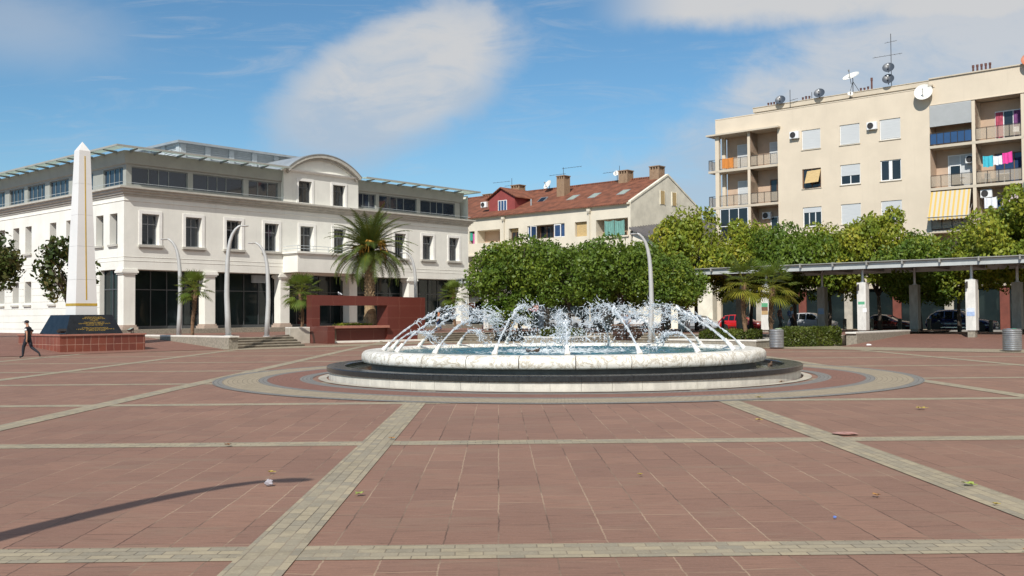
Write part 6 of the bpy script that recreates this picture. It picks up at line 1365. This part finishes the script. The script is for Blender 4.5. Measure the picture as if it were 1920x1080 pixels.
    if cap:
        b = MB(); c = hd+Vector((0, 0, .055)); b.ball(c-f*.008, .108, 14, 8, (1, 1, .78))
        b.tube([c+f*.05+Vector((0, 0, .005)), c+f*.20+Vector((0, 0, -.015))], [.085, .05], 10); 
        for q in range(len(b.v)-20, len(b.v)): p = b.v[q]; b.v[q] = (p[0], p[1], c.z+(p[2]-c.z)*.13+.01)
        b.build('cap', cap, t, smooth=True)
    else:
        b = MB(); c = hd+Vector((0, 0, .035))-f*.022; b.ball(c, .108, 14, 9, (.95, .95, 1.05))
        if pose.get('hair_long'): b.ball(c-f*.05+Vector((0, 0, -.14)), .085, 10, 8, (1, .7, 1.6))
        b.build('hair', hair, t, smooth=True)
    t.scale = (s, s, s); return t
walk = dict(hipl=(-.09, 0, .92), kneel=(-.09, .16, .52), anklel=(-.09, .20, .08), toel=(-.09, .36, .035), hipr=(.09, 0, .92), kneer=(.09, -.12, .50), ankler=(.09, -.50, .23), toer=(.09, -.56, .06), shl=(-.19, 0, 1.41), elbl=(-.25, -.10, 1.14), wrl=(-.25, -.10, .90), shr=(.19, 0, 1.41), elbr=(.26, -.02, 1.13), wrr=(.25, .2, .98), head=(0, .07, 1.64), look=(0, 1, -.25))
pol = person('policeman in dark uniform and cap walking to the left before the red plinth', (-21.75, 45.96, 0), R_(84), walk, M['navy'], M['navy'], None, 'short', .98, M['navy'])
b = MB(); b.lathe([(.001, 0), (.055, 0), (.055, .008)], 18); b.move(Matrix.Translation((-.262, -.035, 1.33)) @ Matrix.Rotation(R_(-90), 4, 'Y')); b.build('white_sleeve_badge', M['white_pvc'], pol)
b = MB(); b.lathe([(.165, 1.035), (.17, 1.04), (.17, 1.075), (.165, 1.08)], 20); 
for q in range(len(b.v)): p = b.v[q]; b.v[q] = (p[0], p[1]*.86, p[2])
b.box(-.2, -.15, -.09, .0, .92, 1.05); b.build('belt_with_holster', M['shoe'], pol)
stand = dict(hipl=(-.09, 0, .92), kneel=(-.10, .02, .50), anklel=(-.10, 0, .08), toel=(-.11, .15, .035), hipr=(.09, 0, .92), kneer=(.10, .03, .5), ankler=(.10, .0, .08), toer=(.12, .15, .035), shl=(-.19, 0, 1.41), elbl=(-.25, -.03, 1.13), wrl=(-.24, .08, .89), shr=(.19, 0, 1.41), elbr=(.25, -.03, 1.13), wrr=(.24, .08, .89))
stride = dict(stand, kneel=(-.10, .14, .52), anklel=(-.10, .22, .09), toel=(-.10, .37, .05), kneer=(.1, -.05, .5), ankler=(.1, -.22, .12), toer=(.1, -.08, .035))
cl = lambda n, c: mat(n, c, .9, .12, 7); hairc = cl('dark_brown_hair', (.03, .018, .012)); blond = cl('fair_hair', (.30, .17, .06))
P_at = lambda u_, v_, z=T: tuple(UV(u_, v_, z))
person('man in brown shirt and dark trousers walking beside the fair haired woman', (19.75, 69.0, T), R_(-75), stride, cl('brown_shirt', (.16, .08, .06)), cl('dark_grey_trousers', (.06, .06, .055)), hairc)
wm = person('fair haired woman with light blue top and blue backpack beside the man in brown', (20.35, 68.3, T), R_(-70), dict(stride, hair_long=True), cl('light_blue_top', (.36, .48, .58)), cl('black_trousers', (.015, .016, .02)), blond, 'short', .95)
t = thing('backpack', 'blue backpack worn by the fair haired woman', 'backpack'); t.location = wm.location; t.rotation_euler = wm.rotation_euler; b = MB(); b.ball((0, -.2, 1.22), .16, 12, 10, (.95, .62, 1.35)); b.build('bag', cl('blue_nylon', (.07, .12, .22)), t, smooth=True); b = MB(); [b.tube([(x, -.12, 1.4), (x, .13, 1.36), (x, .12, 1.2), (x, -.12, 1.08)], .014, 5) for x in (-.12, .12)]; b.build('strap', M['navy'], t)
person('man in pale blue shirt and red cap standing behind the spray', (12.6, 65.6, T), R_(160), stand, cl('pale_blue_shirt', (.50, .55, .62)), cl('pale_trousers', (.45, .43, .40)), None, 'long', 1.0, cl('red_cap', (.40, .06, .03)))
sit = dict(pelvis=(0, 0, .52), waist=(0, .02, .66), chest=(0, .08, .88), neck=(0, .12, 1.03), nape=(0, .14, 1.09), head=(0, .17, 1.19), crown=(0, .17, 1.28), hipl=(-.1, .05, .50), kneel=(-.12, .46, .50), anklel=(-.12, .44, .08), toel=(-.12, .6, .035), hipr=(.1, .05, .50), kneer=(.12, .46, .5), ankler=(.12, .44, .08), toer=(.12, .6, .035), shl=(-.19, .08, .97), elbl=(-.25, .18, .72), wrl=(-.14, .38, .62), shr=(.19, .08, .97), elbr=(.25, .18, .72), wrr=(.14, .38, .62))
person('person in light blue shirt sitting behind the opening of the red wall', (-9.1, 77.6, .62), R_(-80), sit, cl('sky_blue_shirt', (.22, .42, .58)), cl('blue_jeans', (.05, .08, .14)), hairc, 'short', 1.1)
t = thing('stone_bench', 'low stone bench under the person in light blue', 'bench', (-9.1, 77.6, T), R_(-80)); b = MB(); b.box(-.3, .3, -.25, .25, .36, .45); b.build('seat_slab', M['granite'], t); b = MB(); b.box(-.22, .22, -.18, .18, 0, .36); b.build('seat_base', M['concrete'], t)
person('person in grey blue clothes sitting on the dark slatted bench behind the spray', tuple(UV(36.0, 52.25, .70)), R_(170), dict(sit, anklel=(-.12, .42, .06), ankler=(.12, .42, .06)), cl('grey_blue_shirt', (.20, .24, .31)), cl('grey_trousers', (.12, .13, .16)), hairc, 'short')
person('pedestrian in orange top in shade by the shops behind the red granite wall', (-5.0, 83.0, T), R_(100), stride, cl('orange_top', (.45, .18, .08)), cl('blue_trousers', (.06, .10, .22)), blond)
person('pedestrian in dark clothes in shade by the shops left of the marble pillars', (-1.2, 84.5, T), R_(-80), stride, cl('dark_blue_top', (.04, .05, .10)), cl('mauve_trousers', (.14, .06, .09)), hairc); person('pedestrian in grey by the shops behind the marble pillars', (1.0, 85.0, T), R_(80), stride, cl('grey_top', (.2, .2, .22)), cl('black_jeans', (.02, .02, .025)), hairc)

# ------------------------------------------------------------------ fallen leaves and litter
random.seed(31); LC = {'yellow': mat('yellow_fallen_leaf', (.38, .29, .06), .7, .25, 20), 'orange': mat('orange_fallen_leaf', (.36, .18, .05), .7, .25, 20), 'brown': mat('brown_fallen_leaf', (.18, .08, .03), .8, .3, 20), 'green': mat('green_fallen_leaf', (.28, .34, .07), .7, .2, 20)}
def fallen(label, col, x, y, s):
    s *= .58
    b = MB(); n = 14; a0 = random.random()*6.28; b.v.append((0, 0, .03*s/.1))
    for k in range(n): a = a0+2*math.pi*k/n; r = s*(.55+.45*abs(math.cos(2.5*(a-a0))))*random.uniform(.85, 1.1); b.v.append((r*math.cos(a), r*math.sin(a), .018+random.uniform(0, .35)*s))
    for k in range(n): b.f.append((0, 1+k, 1+(k+1) % n)); b.m.append(0)
    b.tube([(0, 0, .02), (math.cos(a0)*s*1.5, math.sin(a0)*s*1.5, .02)], .004, 4); o = b.build('fallen_leaf', LC[col]); o.location = (x, y, .012); tag(o, label, 'leaf', 'leaves fallen on the paving')
for a in [('large crumpled yellow leaf on the red paving at right, beyond the second pale strip', 'yellow', 7.78, 18.15, .17), ('green leaf lying on the right hand diagonal pale strip', 'green', 4.8, 10.1, .12), ('green leaf on red paving just right of the left hand pale strip', 'green', -1.39, 9.89, .09),
          ('orange leaf at the crossing of the left strip and the second cross strip', 'orange', -1.55, 14.34, .09), ('yellow leaf left of the long curved shadow', 'yellow', -6.1, 11.3, .08), ('brown leaf on the second cross strip left of the crossing', 'brown', -3.75, 13.75, .10),
          ('small yellow leaf on red paving before the shadow tip', 'yellow', -2.6, 11.3, .07), ('orange leaf near the bottom right corner of the photo', 'orange', 3.9, 7.28, .075), ('orange leaf on red paving in the right foreground', 'orange', 3.64, 9.54, .075), ('yellow leaf on red paving near the right hand diagonal strip', 'yellow', 4.55, 9.05, .055),
          ('tiny yellow leaf on the right foreground paving', 'yellow', 1.55, 10.9, .05), ('brown leaf on the red paving far left before the cross strip', 'brown', -12.6, 21.8, .1), ('yellow leaf on the ring paving right of the fountain', 'orange', 7.35, 25.6, .16), ('olive leaf on red paving right of centre, before the ring', 'yellow', 4.3, 16.4, .1),
          ('pale leaf on the far left red paving', 'orange', -11.9, 21.8, .09), ('yellow leaf on the pale ring at right', 'yellow', 5.5, 20.8, .12), ('yellow leaf beside the second cross strip at left', 'yellow', -7.45, 13.7, .08), ('pair of brown leaves at the foot of the marble kerb', 'brown', -8.2, 69.3, .22)]: fallen(*a)
def crumple(label, x, y, s, c, name='crumpled_paper', cat='paper', fl=.7):
    b = MB(); b.ball((0, 0, s*fl*.8), s, 10, 7, (1, .8, fl)); b.v = [tuple(Vector(p)*random.uniform(.72, 1.12)) for p in b.v]; o = b.build(name, mat(name+'_stuff', c, .7, .15, 20)); o.location = (x, y, .012); tag(o, label, cat)
crumple('crumpled pale paper lying on the long curved shadow', -2.43, 10.5, .05, (.36, .34, .37)); crumple('flattened pink carton at the crossing of the right strip and the second cross strip', 5.07, 14.45, .2, (.36, .20, .17), 'flattened_carton', 'carton', .09); crumple('white paper scrap on the right hand ramp beside the low wall', 19.9, 52.9, .16, (.8, .8, .8), fl=.45)
crumple('small blue wrapper on the right foreground paving', 2.9, 8.55, .016, (.12, .2, .5), 'blue_wrapper', 'wrapper')
